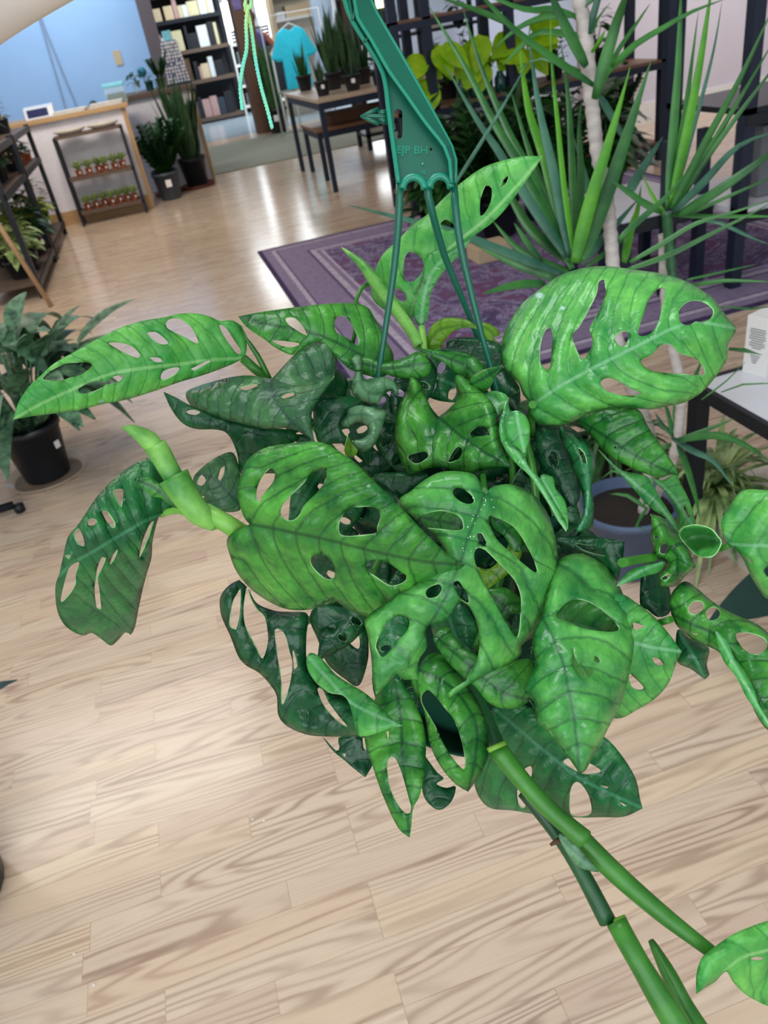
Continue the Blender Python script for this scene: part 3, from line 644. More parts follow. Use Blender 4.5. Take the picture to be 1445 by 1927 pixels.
# ---------------- person standing behind the post
PX, PY = 2.20, 15.75
Jp = []; Ep = []
def jp(p, r, par=None):
    Jp.append((Vector((p[0] + PX, p[1] + PY, p[2])), r))
    if par is not None: Ep.append((par, len(Jp) - 1))
    return len(Jp) - 1
pv = jp((0, 0, .95), (.16, .11)); wa = jp((0, 0, 1.12), (.13, .10), pv); chs = jp((0, 0, 1.35), (.16, .11), wa); nk = jp((0, 0, 1.50), (.055, .055), chs); hdj = jp((0, -.02, 1.60), (.085, .095), nk); tp = jp((0, -.02, 1.72), (.07, .08), hdj)
for s in (-1, 1):
    shj = jp((s * .19, 0, 1.42), .055, chs); elj = jp((s * .27, .02, 1.14) if s < 0 else (.33, -.02, 1.20), .042, shj); wj = jp((s * .22, -.12, .90) if s < 0 else (.20, -.2, 1.08), .030, elj); hj = jp((s * .2, -.18, .83) if s < 0 else (.12, -.26, 1.10), (.035, .02), wj)
    for q in range(4): f1 = jp((s * .2 - .02 + q * .015, -.2, .78) if s < 0 else (.07, -.28, 1.075 + q * .017), .0085, hj); jp((s * .2 - .02 + q * .015, -.2, .745) if s < 0 else (.035, -.27, 1.075 + q * .017), .007, f1)
    th = jp((s * .1, 0, .88), .085, pv); kn = jp((s * .11, -.01, .49), .06, th); an = jp((s * .11, .02, .09), .042, kn); jp((s * .12, -.13, .04), (.04, .03), an)
def skinned_(name, joints, edges, mat, sub=2):
    me = bpy.data.meshes.new(name); me.from_pydata([tuple(q[0]) for q in joints], edges, []); o = link(name, me); o.modifiers.new('skin', 'SKIN')
    for i, q in enumerate(joints):
        sv = me.skin_vertices[0].data[i]; r = q[1] if hasattr(q[1], '__len__') else (q[1], q[1]); sv.radius = r; sv.use_root = i == 0
    s = o.modifiers.new('sub', 'SUBSURF'); s.levels = sub; s.render_levels = sub; me.materials.append(mat); o.modifiers['skin'].use_smooth_shade = True
    return o
pers = tag(skinned_('person', Jp, Ep, M['skin2']), 'person mostly hidden behind the thick wooden post, bare bent elbow showing', 'person')
bm = bmesh.new(); lathe(bm, [(.17, .86), (.165, 1.05), (.16, 1.2), (.185, 1.38), (.14, 1.46), (.07, 1.5)], 24)
for v in bm.verts: v.co.x = v.co.x * 1.1 + PX; v.co.y = v.co.y * .8 + PY
build('shirt', bm, M['shirt'], pers, True)
for s in (-1, 1):
    bm = bmesh.new(); tube(bm, [(PX + s * .09, PY, .95), (PX + s * .11, PY - .01, .5), (PX + s * .11, PY + .02, .1)], [.105, .078, .065], 14); build('trouser_leg', bm, M['jeans'], pers, True)
bm = bmesh.new(); bmesh.ops.create_uvsphere(bm, u_segments=18, v_segments=12, radius=.115, matrix=Matrix.Translation((PX, PY + .02, 1.70)) @ Matrix.Diagonal((.9, 1, 1, 1))); build('hair', bm, M['hair'], pers, True)

# ---------------- clothes and goods seen through the doorway
cr_ = thing('garment_rail', 'thin metal rail carrying the turquoise shirt near the doorway', 'clothes rail', (0, 0, 0))
bm = bmesh.new(); tube(bm, [(2.0, 13.4, 0), (2.0, 13.4, 1.62), (2.9, 13.4, 1.62), (2.9, 13.4, 0)], .012, 8); build('frame', bm, M['white'], cr_)
sh = thing('tshirt', 'turquoise T-shirt on a hanger behind the snake plant table', 'shirt', (2.42, 13.4, 0))
bm = bmesh.new(); zt = 1.44; out = [(-.09, 0), (-.2, -.05), (-.36, -.36), (-.25, -.42), (-.19, -.25), (-.2, -.80), (.2, -.80), (.19, -.25), (.25, -.42), (.36, -.36), (.2, -.05), (.09, 0), (0, -.05)]
vv = []
for s in (-1, 1):
    vv.append([bm.verts.new((x, s * (.05 if abs(x) < .21 else .025), zt + z)) for x, z in out])
c0 = [bm.verts.new((0, s * .07, zt - .4)) for s in (-1, 1)]
for k, ring in enumerate(vv):
    for i in range(len(ring)): 
        f = (ring[i], ring[(i + 1) % len(ring)], c0[k]); bm.faces.new(f if k else f[::-1])
for i in range(len(out)): bm.faces.new((vv[0][i], vv[0][(i + 1) % len(out)], vv[1][(i + 1) % len(out)], vv[1][i]))
build('cloth', bm, M['turq'], sh, bevel=.01)
bm = bmesh.new(); tube(bm, [(-.17, 0, zt - .03), (0, 0, zt + .05), (.17, 0, zt - .03)], .008, 6); tube(bm, [(0, 0, zt + .05), (0, 0, zt + .12), (.02, 0, zt + .17), (.0, 0, zt + .19)], .004, 6); build('clothes_hanger', bm, M['white'], sh)
dr = thing('dress', 'long white garment hanging behind the snake plants', 'dress', (3.22, 14.6, 0))
bm = bmesh.new(); ring0 = None
prof = [(.02, 1.95), (.16, 1.90), (.17, 1.6), (.14, 1.4), (.2, 1.1), (.27, .7)]
rings = []
for r_, z in prof: rings.append([bm.verts.new(((r_ + .02 * sin(9 * a) * (2 - z)) * cos(a), .35 * r_ * sin(a), z)) for a in np.linspace(0, 2 * pi, 41)[:-1]])
for a, b in zip(rings, rings[1:]):
    for k in range(40): bm.faces.new((a[k], a[(k + 1) % 40], b[(k + 1) % 40], b[k])).smooth = True
build('cloth', bm, simple('white_cloth', lin(190, 212, 236), .8, var=.03), dr); bm = bmesh.new(); tube(bm, [(0, 0, 1.93), (0, 0, 2.2)], .006, 6); build('clothes_hanger', bm, M['metal'], dr)
st = thing('display_shelf', 'tan and white wall shelf above the turquoise shirt', 'shelf', (0, 0, 0))
boxo('back_panel', 2.75, 3.6, 16.9, 16.95, 0, 1.98, M['offwhite'], st); boxo('side_panel', 2.70, 2.77, 16.5, 16.95, .0, 1.98, M['beige'], st); boxo('shelf', 2.77, 3.6, 16.5, 16.9, 1.55, 1.59, M['white'], st); boxo('shelf', 2.77, 3.6, 16.5, 16.9, 1.05, 1.09, M['white'], st); boxo('shelf', 2.77, 3.6, 16.5, 16.9, 1.95, 1.99, M['beige'], st)
tag(boxo('cardboard_box', 2.98, 3.45, 16.55, 16.85, 1.59, 1.78, M['beige'], None, .004), 'tan cardboard box on the wall shelf above the turquoise shirt', 'box')
tag(boxo('gift_box', 2.85, 3.08, 16.52, 16.54 + .2, 1.99, 2.13, M['white'], None, .004), 'white box on the upper level of the tan wall shelf', 'box')
tag(boxo('folded_towel', 2.78, 2.96, 16.52, 16.75, 1.59, 1.70, M['book2'], None, .01), 'folded white towel left of the tan cardboard box', 'towel')
db = thing('display_board', 'dark grey board on a white stand between the post and the turquoise shirt', 'board', (0, 0, 0))
boxo('board', 2.18, 2.40, 13.9, 13.93, .62, 1.12, M['dkgrey'], db, .005); boxo('frame', 2.15, 2.43, 13.93, 13.95, .58, 1.16, M['white'], db)
boxo('leg', 2.16, 2.19, 13.93, 13.96, 0, .6, M['white'], db); boxo('leg', 2.39, 2.42, 13.93, 13.96, 0, .6, M['white'], db)

# ---------------- snake plant table with a lower bench inside
def table(label, x0, x1, y0, y1, h, name='table', top='paleply', lw=.045):
    t = thing(name, label, 'table', (0, 0, 0))
    for x in (x0, x1 - lw):
        for y in (y0, y1 - lw): boxo('leg', x, x + lw, y, y + lw, 0, h - .03, M['navymetal'], t)
    boxo('table_top', x0 - .01, x1 + .01, y0 - .01, y1 + .01, h - .03, h, M[top], t, .003)
    bm = bmesh.new(); box(bm, x0 + lw, x1 - lw, y0, y0 + .03, h - .09, h - .03); box(bm, x0 + lw, x1 - lw, y1 - .03, y1, h - .09, h - .03); box(bm, x0, x0 + .03, y0 + lw, y1 - lw, h - .09, h - .03); box(bm, x1 - .03, x1, y0 + lw, y1 - lw, h - .09, h - .03); build('apron', bm, M['navymetal'], t)
    return t
table('dark-legged table with a pale top carrying the snake plants', 1.58, 2.95, 7.98, 9.75, .82)
table('lower nested table with a wooden top under the snake plant table', 1.66, 2.8, 8.72, 9.55, .50, 'side_table', 'wood')
sp = [(1.78, 9.55, .085, .15, .34, 14), (1.72, 8.35, .075, .13, .24, 12), (2.0, 8.25, .085, .14, .26, 14), (2.28, 8.3, .07, .12, .2, 10), (1.95, 8.85, .09, .16, .62, 16), (2.25, 8.8, .09, .15, .55, 16), (2.55, 8.35, .07, .12, .2, 10), (2.5, 8.9, .085, .15, .48, 14), (2.2, 9.4, .09, .16, .6, 16), (2.75, 9.3, .09, .15, .5, 14)]
sl = ['stubby snake plant in a black pot at the far left corner of the table', 'short leafy plant in a black pot at the near left corner of the table', 'short snake plant with a tag, second from the left in the table\'s front row', 'low plant in the middle of the table\'s front row', 'tallest pointed snake plant in the middle of the table', 'tall snake plant right behind the table\'s front row', 'small snake plant near the green hanger on the table', 'tall snake plant close to the green hanger', 'tall snake plant at the back edge of the table', 'snake plant at the back right of the table']
for i, (x, y, r, h, H_, n) in enumerate(sp):
    potted('snake_plant', sl[i], 'plant', x, y, .82, r, h, 'snake', H_, 'snake' if i % 3 else 'zz', 'blackpot', 60 + i, n, tagc=(-1.7 if i in (1, 2, 3, 6) else None), group='snake plants on the table', spread=1.3)
tag(boxo('wooden_crate', 1.85, 2.6, 8.9, 9.3, .50, .60, M['postwood'], None, .01), 'low brown wooden crate on the nested table', 'crate')

# ---------------- the black and wood plant rack in the middle right
rk = thing('plant_rack', 'black metal plant rack with brown wood shelves behind the dracaena', 'shelving', (0, 0, 0))
for x in (1.83, 2.08, 2.72, 4.02):
    for y in (6.2, 6.70): boxo('post', x, x + .065, y, y + .065, 0, 1.95, M['navymetal'], rk)
for z in (.12, .72, 1.30): boxo('shelf', 1.83, 4.06, 6.2, 6.76, z, z + .03, M['wood'], rk)
for z in (.09, .685, 1.27): boxo('rail', 1.83, 4.06, 6.19, 6.2, z, z + .045, M['navymetal'], rk)
def bushy(name, label, x, y, z, r, h, kd, H_, fm, pm, seed, n, **k): return potted(name, label, 'plant', x, y, z, r, h, kd, H_, fm, pm, seed, n, **k)
bushy('neon_pothos', 'bright lime pothos at the left end of the rack, right of the green hanger', 2.13, 6.28, .75, .07, .12, 'pothos', .42, 'neon', 'tealglass', 80, 8)
bushy('neon_pothos', 'lime pothos with a drooping leaf in the middle of the rack\'s wood shelf', 2.56, 6.3, .75, .06, .12, 'pothos', .42, 'neon', 'tealglass', 81, 10)
bushy('neon_pothos', 'yellow-lime pothos left of the pale dracaena trunk', 2.9, 6.3, .75, .06, .12, 'pothos', .45, 'neon', 'tealglass', 82, 10)
bushy('potted_plant', 'dark green plant at the right end of the rack\'s wood shelf', 3.55, 6.4, .75, .09, .15, 'bush', .34, 'bush', 'blackpot', 83, 40)
bushy('potted_plant', 'dark leafy plant right of the pale trunk on the rack', 3.2, 6.42, .75, .08, .14, 'bush', .26, 'bush', 'blackpot', 84, 30)
bushy('potted_plant', 'dark plant in a black pot behind the lime leaves', 2.35, 6.55, .75, .08, .14, 'bush', .3, 'bush', 'blackpot', 85, 26)
for i, (x, lb) in enumerate(((2.36, 'leftmost'), (2.46, 'second from the left'), (2.67, 'second from the right'), (2.78, 'rightmost'))):
    bm = bmesh.new(); lathe(bm, [(0, 0), (.035, 0), (.045, .03), (.045, .1), (.025, .13), (.027, .145), (.022, .145), (.02, .12)], 18); o = build('glass_jar', bm, M['tealglass'], None, True); o.location = (x, 6.26 if i != 1 else 6.27, .75)
    tag(o, lb + ' dark teal glass jar on the rack under the lime leaves', 'jar', 'teal glass jars')
lows = [(2.0, 6.45, .11, .2, 'bush', .4, 'bush'), (2.4, 6.4, .12, .2, 'bush', .42, 'zz'), (2.85, 6.45, .12, .22, 'bush', .4, 'bush'), (3.3, 6.4, .12, .2, 'bush', .4, 'bush'), (3.75, 6.45, .12, .2, 'zz', .45, 'zz')]
lw = ['left end', 'second place from the left', 'middle', 'second place from the right', 'right end']
for i, (x, y, r, h, kd, H_, fm) in enumerate(lows):
    bushy('potted_plant', 'dark leafy plant at the %s of the rack\'s bottom shelf' % lw[i], x, y, .15, r, h, kd, H_, fm, 'blackpot', 90 + i, 60 if kd == 'bush' else 24)
floorp = [(1.72, 5.2, .13, .22, 'bush', .62, 'bush', 'dark bushy plant on the rug behind the standing holed leaf'), (2.1, 5.1, .14, .24, 'zz', .72, 'zz', 'tall dark plant on the rug before the rack'), (2.5, 5.3, .13, .22, 'bush', .72, 'bush', 'dark bushy plant on the rug behind the dracaena blades'), (2.95, 5.2, .13, .22, 'bush', .68, 'bush', 'leafy plant on the rug right of the pale trunk')]
for i, (x, y, r, h, kd, H_, fm, lb) in enumerate(floorp): bushy('potted_plant', lb, x, y, .008, r, h, kd, H_, fm, 'blackpot', 100 + i, 110 if kd == 'bush' else 46)
tag(boxo('cardboard_box', 1.72, 1.95, 4.55, 4.75, .008, .10, M['beige'], None, .004), 'small tan box on the rug at the foot of the dracaena blades', 'box')
# second rack, further back, darker, crowded
rk = thing('plant_rack', 'far dark rack crowded with goods and plants above the neon leaves', 'shelving', (0, 0, 0))
for x in (2.55, 3.35, 4.2):
    for y in (10.2, 10.7): boxo('post', x, x + .05, y, y + .05, 0, 2.1, M['metal'], rk)
for z in (.15, .65, 1.12, 1.6): boxo('shelf', 2.55, 4.25, 10.2, 10.75, z, z + .03, M['metal'], rk)
for z, nm in ((.18, 'lowest'), (.68, 'second'), (1.15, 'third'), (1.63, 'upper')):
    for i, x in enumerate((2.75, 3.05, 3.55, 3.95)):
        wd = ['left end', 'left of the middle post', 'right of the middle post', 'right end'][i]
        if (i + int(z * 10)) % 3 == 1:
            tag(boxo('wire_basket', x - .12, x + .12, 10.25, 10.55, z, z + .16, M['book2'] if i % 2 else M['offwhite'], None, .01), 'white basket on the far dark rack\'s %s shelf, %s' % (nm, wd), 'basket', 'goods on the far dark rack')
        else:
            bushy('potted_plant', 'dark plant on the far dark rack\'s %s shelf, %s' % (nm, wd), x, 10.42, z, .09, .14, 'bush', .36, 'bush', 'blackpot', 120 + i + int(z * 30), 26, group='plants on the far dark rack')
# lit yellow sign of light
lp = thing('table_lamp', 'small glowing warm white lamp box right of the green hanger top', 'lamp', (2.98, 10.3, 1.48)); boxo('lamp_shade', -.1, .1, -.05, .05, -.03, .08, emis('warm_lamp', (1.0, .9, .55), 2.2), lp, .01); boxo('base', -.06, .06, -.04, .04, -.30, -.03, M['metal'], lp)

# ---------------- right-hand tables
t = thing('display_stand', 'tall black metal stand with white shelves at the right edge', 'shelving', (0, 0, 0))
for x, y in ((2.50, 3.2), (3.3, 3.2), (2.50, 3.75), (3.3, 3.75)): boxo('post', x, x + .055, y, y + .055, .008, 1.75, M['navymetal'], t)
for z in (.36, .78, 1.3): boxo('rail', 2.5, 3.35, 3.19, 3.2, z - .045, z, M['metal'], t); boxo('shelf', 2.5, 3.35, 3.2, 3.8, z - .0, z + .025, M['marble'] if z < .5 else M['metal'], t)
tag(boxo('storage_box', 2.68, 2.95, 3.3, 3.5, .386, .70, M['grey'], None, .006), 'grey box on the white shelf of the tall black stand', 'box')
t = thing('low_table', 'low black table with a white top behind the long dracaena blades', 'table', (0, 0, 0))
for x, y in ((2.20, 3.32), (2.45, 3.42)): boxo('leg', x, x + .05, y, y + .05, .008, .72, M['navymetal'], t)
for x, y in ((2.20, 3.9), (2.45, 3.9)): boxo('leg', x, x + .05, y, y + .05, .008, .42, M['navymetal'], t)
boxo('table_top', 2.0, 2.48, 3.36, 3.95, .40, .43, M['marble'], t); boxo('rail', 2.0, 2.48, 3.35, 3.362, .34, .40, M['metal'], t); boxo('leg', 2.0, 2.05, 3.9, 3.95, .008, .4, M['navymetal'], t); boxo('leg', 2.0, 2.05, 3.36, 3.41, .008, .4, M['navymetal'], t)

mt = thing('marble_table', 'black framed table with a white marble top at the right edge', 'table', (0, 0, 0))
boxo('table_top', 1.145, 2.05, .95, 1.56, .47, .5, M['marble'], mt); 
bm = bmesh.new(); box(bm, 1.13, 1.145, .94, 1.57, .468, .502); box(bm, 1.13, 2.06, 1.56, 1.575, .468, .502); box(bm, 1.13, 2.06, .935, .95, .468, .502); build('frame', bm, M['metal'], mt)
for x, y in ((1.13, 1.535), (2.02, 1.535), (1.13, .94), (2.02, .94)): boxo('leg', x, x + .038, y, y + .038, 0, .47, M['metal'], mt)
bx = thing('product_box', 'white box with small grey print standing on the marble table', 'box', (1.309, 1.529, .5), .31)
boxo('carton', -.036, .036, -.032, .032, 0, .15, M['white'], bx, .001)
bm = bmesh.new()
for k in range(9):
    w = (.020, .022, .019, .021, .022, .016, .021, .020, .012)[k]; box(bm, -.0369, -.0361, -w, w, .118 - k * .006, .120 - k * .006)
for k in range(4): box(bm, -.0369, -.0361, -.012 + k * .003, .014 - k * .002, .05 - k * .006, .052 - k * .006); box(bm, -.018, .02 - k * .003, -.0329, -.0321, .11 - k * .006, .112 - k * .006)
build('printed_lines', bm, M['grey'], bx)
# spider plant under the marble table
spd = potted('spider_plant', 'green and white striped spider plant in a green pot under the marble table', 'plant', 1.36, 1.58, .0, .062, .11, 'spider', .30, 'spider', 'potgreen', 130, 110)
spd.location = (1.27, 1.62, .0)
bm = bmesh.new(); lathe(bm, [(.0585, .045), (.061, .075)], 24); build('pot_label', bm, M['paper'], spd, True)
tag(boxo('low_shelf_board', 1.2, 2.0, 1.35, 1.8, -.0, .012, M['offwhite']), 'white board on the floor under the spider plant', 'board'); spd.location.z = .013
# rubber plant leaf
rp = thing('rubber_plant', 'dark rubber plant with one broad leaf reaching in at the right edge', 'plant', (1.28, 1.06, 0))
bm = bmesh.new(); lathe(bm, potprof(.12, .2), 24); build('pot', bm, M['blackpot'], rp, True); bm = bmesh.new(); tube(bm, [(0, 0, .15), (.01, .02, .5)], .008, 8); build('stem', bm, M['nub'], rp)
for L_, d_, z_ in ((.40, (-1, -.03, -.06), .23), (.24, (.6, .7, .5), .35), (.26, (.5, -.9, .3), .3)):
    bm = bmesh.new(); card(bm, Vector((-.02 if L_ == .40 else 0, .03, z_)), Vector(d_), UPV, L_, .17, .05, 10, 'ovate', .1); o = build('leaf', bm, M['rubber'], rp, True)

# ---------------- the dracaena
CROPS2 = {'P': (0, 0, 1), 'Q': (840, 0, 3.441), 'R': (1180, 200, 3.854), 'S': (1150, 0, 4.587), 'T': (1180, 700, 3.441)}
DR = thing('dracaena', 'tall dracaena with long pointed blades and a pale ringed trunk, in a slate blue pot', 'plant', (0.90, 1.60, 0))
DINV = Matrix.Translation(-DR.location)
def dad(o): o.parent = DR; o.matrix_parent_inverse = DINV; return o
def blade(crop, path, w, d0, d1, mat='dracaena', name='leaf'):
    ox, oy, k = CROPS2[crop]; n = len(path)
    V = [P(ox + x / k, oy + y / k, d0 + (d1 - d0) * i / (n - 1)) for i, (x, y) in enumerate(path)]; V = cr(V, .02); m = len(V); bm = bmesh.new(); rows = []
    for i, p in enumerate(V):
        t = i / (m - 1); tg = (V[min(i + 1, m - 1)] - V[max(i - 1, 0)]).normalized(); sd = tg.cross(CF).normalized(); ww = (w / k / FPX * (d0 + d1) / 2) / 2 * (min(1, .55 + t * 2.5)) * max(.03, 1 - t ** 2.4)
        rows.append((bm.verts.new(p - sd * ww), bm.verts.new(p + CF * ww * .35), bm.verts.new(p + sd * ww)))
    for a, b in zip(rows, rows[1:]):
        for q in (0, 1): bm.faces.new((a[q], a[q + 1], b[q + 1], b[q])).smooth = True
    o = dad(build(name, bm, M[mat])); s = o.modifiers.new('thickness', 'SOLIDIFY'); s.thickness = .0012; return o
g0, g1, g2 = 'dracaena', 'dracaena2', 'dracaena3'
for a in (
 ('Q', [(780, 1665), (500, 1250), (350, 1000), (200, 780), (-10, 420)], 75, 1.66, 1.5, g2), ('Q', [(815, 1740), (640, 1400), (480, 1080), (300, 780), (120, 430), (-120, 30)], 70, 1.66, 1.7, g0),
 ('Q', [(800, 1690), (560, 1150), (400, 850), (230, 450), (105, 50)], 60, 1.66, 1.75, g0), ('Q', [(800, 1680), (640, 1050), (530, 700), (470, 270)], 75, 1.68, 1.8, g1),
 ('Q', [(800, 1650), (700, 1150), (600, 700), (535, 250)], 75, 1.65, 1.6, g2), ('Q', [(820, 1640), (760, 1200), (720, 800), (680, 380), (675, 80)], 42, 1.64, 1.6, g1),
 ('Q', [(830, 1640), (815, 1100), (785, 600), (740, 280)], 55, 1.67, 1.75, g0), ('Q', [(830, 1700), (920, 1350), (1050, 920), (1130, 650), (1190, 430)], 95, 1.63, 1.5, g1),
 ('Q', [(870, 1690), (1040, 1250), (1160, 900), (1250, 620), (1330, 380)], 105, 1.63, 1.55, g0), ('Q', [(760, 1775), (500, 1680), (200, 1560), (0, 1490), (-350, 1400), (-645, 1325)], 66, 1.63, 1.5, g2),
 ('Q', [(720, 1810), (520, 1740), (380, 1680), (150, 1560)], 60, 1.66, 1.7, g0), ('Q', [(640, 1835), (450, 1845), (230, 1905)], 62, 1.62, 1.55, g0), ('Q', [(50, 1200), (300, 800), (545, 375)], 26, 1.45, 1.5, g2),
 ('Q', [(870, 1700), (1000, 1560), (1110, 1440), (1240, 1290)], 60, 1.66, 1.7, g2), ('Q', [(620, 1700), (540, 1600), (435, 1440)], 50, 1.66, 1.62, g0), ('Q', [(900, 1730), (1080, 1600), (1239, 1440), (1400, 1330)], 34, 1.66, 1.7, g0),
 ('Q', [(820, 1700), (700, 1350), (560, 1050), (420, 600)], 60, 1.72, 1.85, g0), ('Q', [(810, 1700), (560, 1500), (430, 1300), (330, 1130)], 80, 1.72, 1.8, g0), ('Q', [(840, 1650), (870, 1200), (860, 800), (880, 650)], 60, 1.72, 1.8, g0),
 ('Q', [(790, 1760), (620, 1700), (450, 1600), (300, 1430)], 60, 1.7, 1.75, g0), ('Q', [(850, 1700), (960, 1500), (900, 1150), (820, 880)], 60, 1.75, 1.85, g2), ('Q', [(1150, 1700), (1190, 1500), (1235, 1370), (1260, 1200)], 60, 1.7, 1.7, g1),
 # top rosette along the trunk
 ('Q', [(950, 550), (700, 385), (450, 200), (250, 0), (100, -160)], 62, 1.55, 1.35, g0), ('Q', [(905, 430), (790, 210), (690, 0), (640, -150)], 85, 1.55, 1.45, g0), ('Q', [(960, 640), (1020, 420), (1100, 150), (1150, 0), (1170, -150)], 85, 1.54, 1.4, g0),
 ('Q', [(930, 220), (950, 100), (985, -20), (1000, -200)], 50, 1.55, 1.5, g2), ('Q', [(990, 600), (1040, 470), (1240, 300)], 40, 1.57, 1.6, g0), ('S', [(0, 575), (200, 390), (450, 240), (700, 100), (980, -5)], 62, 1.56, 1.4, g0),
 ('Q', [(860, 120), (700, 60), (500, 60), (200, -60)], 50, 1.56, 1.5, g0), ('Q', [(420, 160), (280, 100), (120, 40), (-60, -20)], 56, 1.5, 1.35, g0), ('Q', [(940, 340), (1000, 250), (1030, 190)], 34, 1.53, 1.5, g1), ('Q', [(920, 280), (980, 120), (1060, 20)], 24, 1.56, 1.6, g0),
 ('Q', [(860, 460), (620, 380), (540, 400), (450, 470)], 34, 1.56, 1.6, g0), ('Q', [(880, 240), (700, 210), (560, 230), (350, 440)], 60, 1.6, 1.75, g0), ('Q', [(850, 60), (1000, -40), (1200, -60)], 50, 1.55, 1.5, g0), ('Q', [(1000, 560), (1110, 330), (1239, 140), (1320, 20)], 34, 1.6, 1.7, g0),
 ('Q', [(990, 620), (1060, 740), (1140, 880), (1200, 960)], 60, 1.6, 1.68, g2), ('Q', [(850, 100), (640, 110), (450, 190), (300, 330)], 50, 1.62, 1.75, g0),
 # right rosette
 ('S', [(490, 1800), (530, 1200), (575, 600), (600, 0), (612, -250)], 92, 1.58, 1.4, g0), ('S', [(520, 1750), (650, 1150), (765, 550), (850, 0), (880, -160)], 92, 1.57, 1.4, g1), ('S', [(530, 1600), (640, 950), (700, 500), (752, 100)], 60, 1.6, 1.5, g0),
 ('S', [(560, 1650), (740, 1000), (880, 450), (955, 20)], 44, 1.6, 1.5, g2), ('S', [(520, 1800), (800, 1250), (1100, 700), (1400, 60)], 74, 1.57, 1.35, g0), ('S', [(560, 1780), (900, 1200), (1200, 700), (1420, 320)], 60, 1.58, 1.4, g0),
 ('S', [(560, 1790), (850, 1330), (1353, 650), (1500, 480)], 52, 1.58, 1.4, g0), ('S', [(540, 1830), (800, 1570), (1100, 1260), (1450, 1130)], 72, 1.57, 1.4, g2), ('S', [(570, 1860), (900, 1660), (1353, 1345), (1600, 1200)], 90, 1.57, 1.4, g0),
 ('S', [(600, 1880), (1000, 1700), (1353, 1545), (1600, 1440)], 36, 1.58, 1.45, g0), ('R', [(-60, 960), (120, 800), (300, 640), (470, 430)], 50, 1.5, 1.5, g0), ('R', [(250, 770), (100, 690), (0, 615), (-120, 540)], 62, 1.58, 1.55, g0),
 ('R', [(280, 780), (200, 680), (140, 560), (100, 480)], 34, 1.6, 1.65, g1), ('R', [(20, 1130), (250, 1000), (500, 850), (800, 760), (1060, 670)], 40, 1.5, 1.4, g0), ('R', [(-10, 1190), (300, 1080), (600, 930), (900, 780), (1080, 680)], 44, 1.52, 1.42, g0),
 ('R', [(560, 830), (680, 850), (850, 930), (1040, 1010)], 36, 1.5, 1.45, g2), ('R', [(430, 1260), (700, 1200), (960, 1140)], 20, 1.5, 1.5, g0), ('R', [(480, 1300), (700, 1265), (1060, 1275)], 34, 1.48, 1.4, g0), ('R', [(0, 640), (120, 440), (260, 220)], 72, 1.62, 1.75, g2),
 ('R', [(330, 790), (600, 800), (1021, 800), (1200, 830)], 36, 1.58, 1.5, g0), ('R', [(680, 1450), (900, 1470), (1100, 1440)], 18, 1.4, 1.4, g0), ('R', [(740, 1760), (850, 1770), (980, 1805)], 42, 1.3, 1.25, g0), ('T', [(610, 130), (750, 80), (1000, 75)], 14, 1.2, 1.15, g0), ('T', [(480, 180), (640, 60), (760, -60)], 12, 1.2, 1.2, g0),
 # low blades by the marble table
 ('T', [(300, 430), (420, 510), (560, 580), (680, 740)], 50, 1.75, 1.6, g2), ('T', [(330, 440), (500, 380), (700, 300)], 34, 1.75, 1.7, g0), ('T', [(330, 440), (560, 410), (760, 470), (930, 590)], 56, 1.72, 1.55, g0), ('T', [(340, 430), (330, 200), (440, 30), (480, -80)], 70, 1.8, 1.7, g0),
 ('T', [(300, 440), (260, 250), (200, 100)], 36, 1.78, 1.8, g0), ('T', [(300, 420), (200, 330), (100, 320)], 26, 1.78, 1.8, g0), ('T', [(330, 470), (380, 600), (440, 800), (470, 950)], 50, 1.75, 1.6, g0), ('T', [(300, 470), (150, 500), (60, 460)], 40, 1.8, 1.85, g0),
 ('T', [(330, 420), (240, 360), (180, 260)], 34, 1.8, 1.8, g2), ('T', [(120, 860), (60, 700), (-100, 640), (-180, 700)], 36, 1.7, 1.7, g0), ('T', [(120, 880), (0, 800), (-120, 790)], 30, 1.7, 1.7, g0), ('T', [(130, 880), (60, 1000), (150, 1040)], 26, 1.66, 1.6, g0)):
    blade(*a)
def trunkt(name, crop, path, w, d0, d1, mat, end=()):
    ox, oy, k = CROPS2[crop]; n = len(path); V = cr([P(ox + x / k, oy + y / k, d0 + (d1 - d0) * i / (n - 1)) for i, (x, y) in enumerate(path)] + [Vector(q) for q in end], .008); rr_ = w / k / FPX * (d0 + d1) / 4
    bm = bmesh.new(); tube(bm, V, [rr_ * (1.06 + .13 * (1 if i % 3 == 0 else 0) + .04 * sin(i * 1.7)) for i in range(len(V))], 14); return dad(build(name, bm, mat))
trunkt('trunk', 'Q', [(840, -250), (862, 0), (900, 200), (930, 560), (955, 800), (980, 1000), (1040, 1300), (1078, 1720), (1120, 2300)], 82, 1.53, 1.68, M['bark'], [(.975, 1.50, .42), (.975, 1.52, .17)])
trunkt('trunk', 'R', [(265, 930), (270, 1200), (300, 1600), (380, 2000), (380, 2250), (330, 2560)], 66, 1.62, 1.82, M['bark'], [(1.03, 1.56, .17)])
trunkt('green_stem', 'R', [(285, 770), (305, 1000), (335, 1300), (350, 1500)], 64, 1.58, 1.66, M['stemdark'])
pr = P(1180, 1000, 1.90)
bm = bmesh.new(); lathe(bm, [(0, 0), (.085, 0), (.095, .01), (.120, .185), (.128, .185), (.130, .21), (.122, .21), (.116, .18), (.10, .175)], 36); o = build('pot', bm, M['bluepot'], None, True); o.location = (.95, 1.55, 0); bpy.context.view_layer.update(); dad(o)
bm = bmesh.new(); lathe(bm, [(0, .186), (.115, .18)], 20); o = build('soil', bm, M['soil'], None); o.location = (.95, 1.55, 0); bpy.context.view_layer.update(); dad(o)

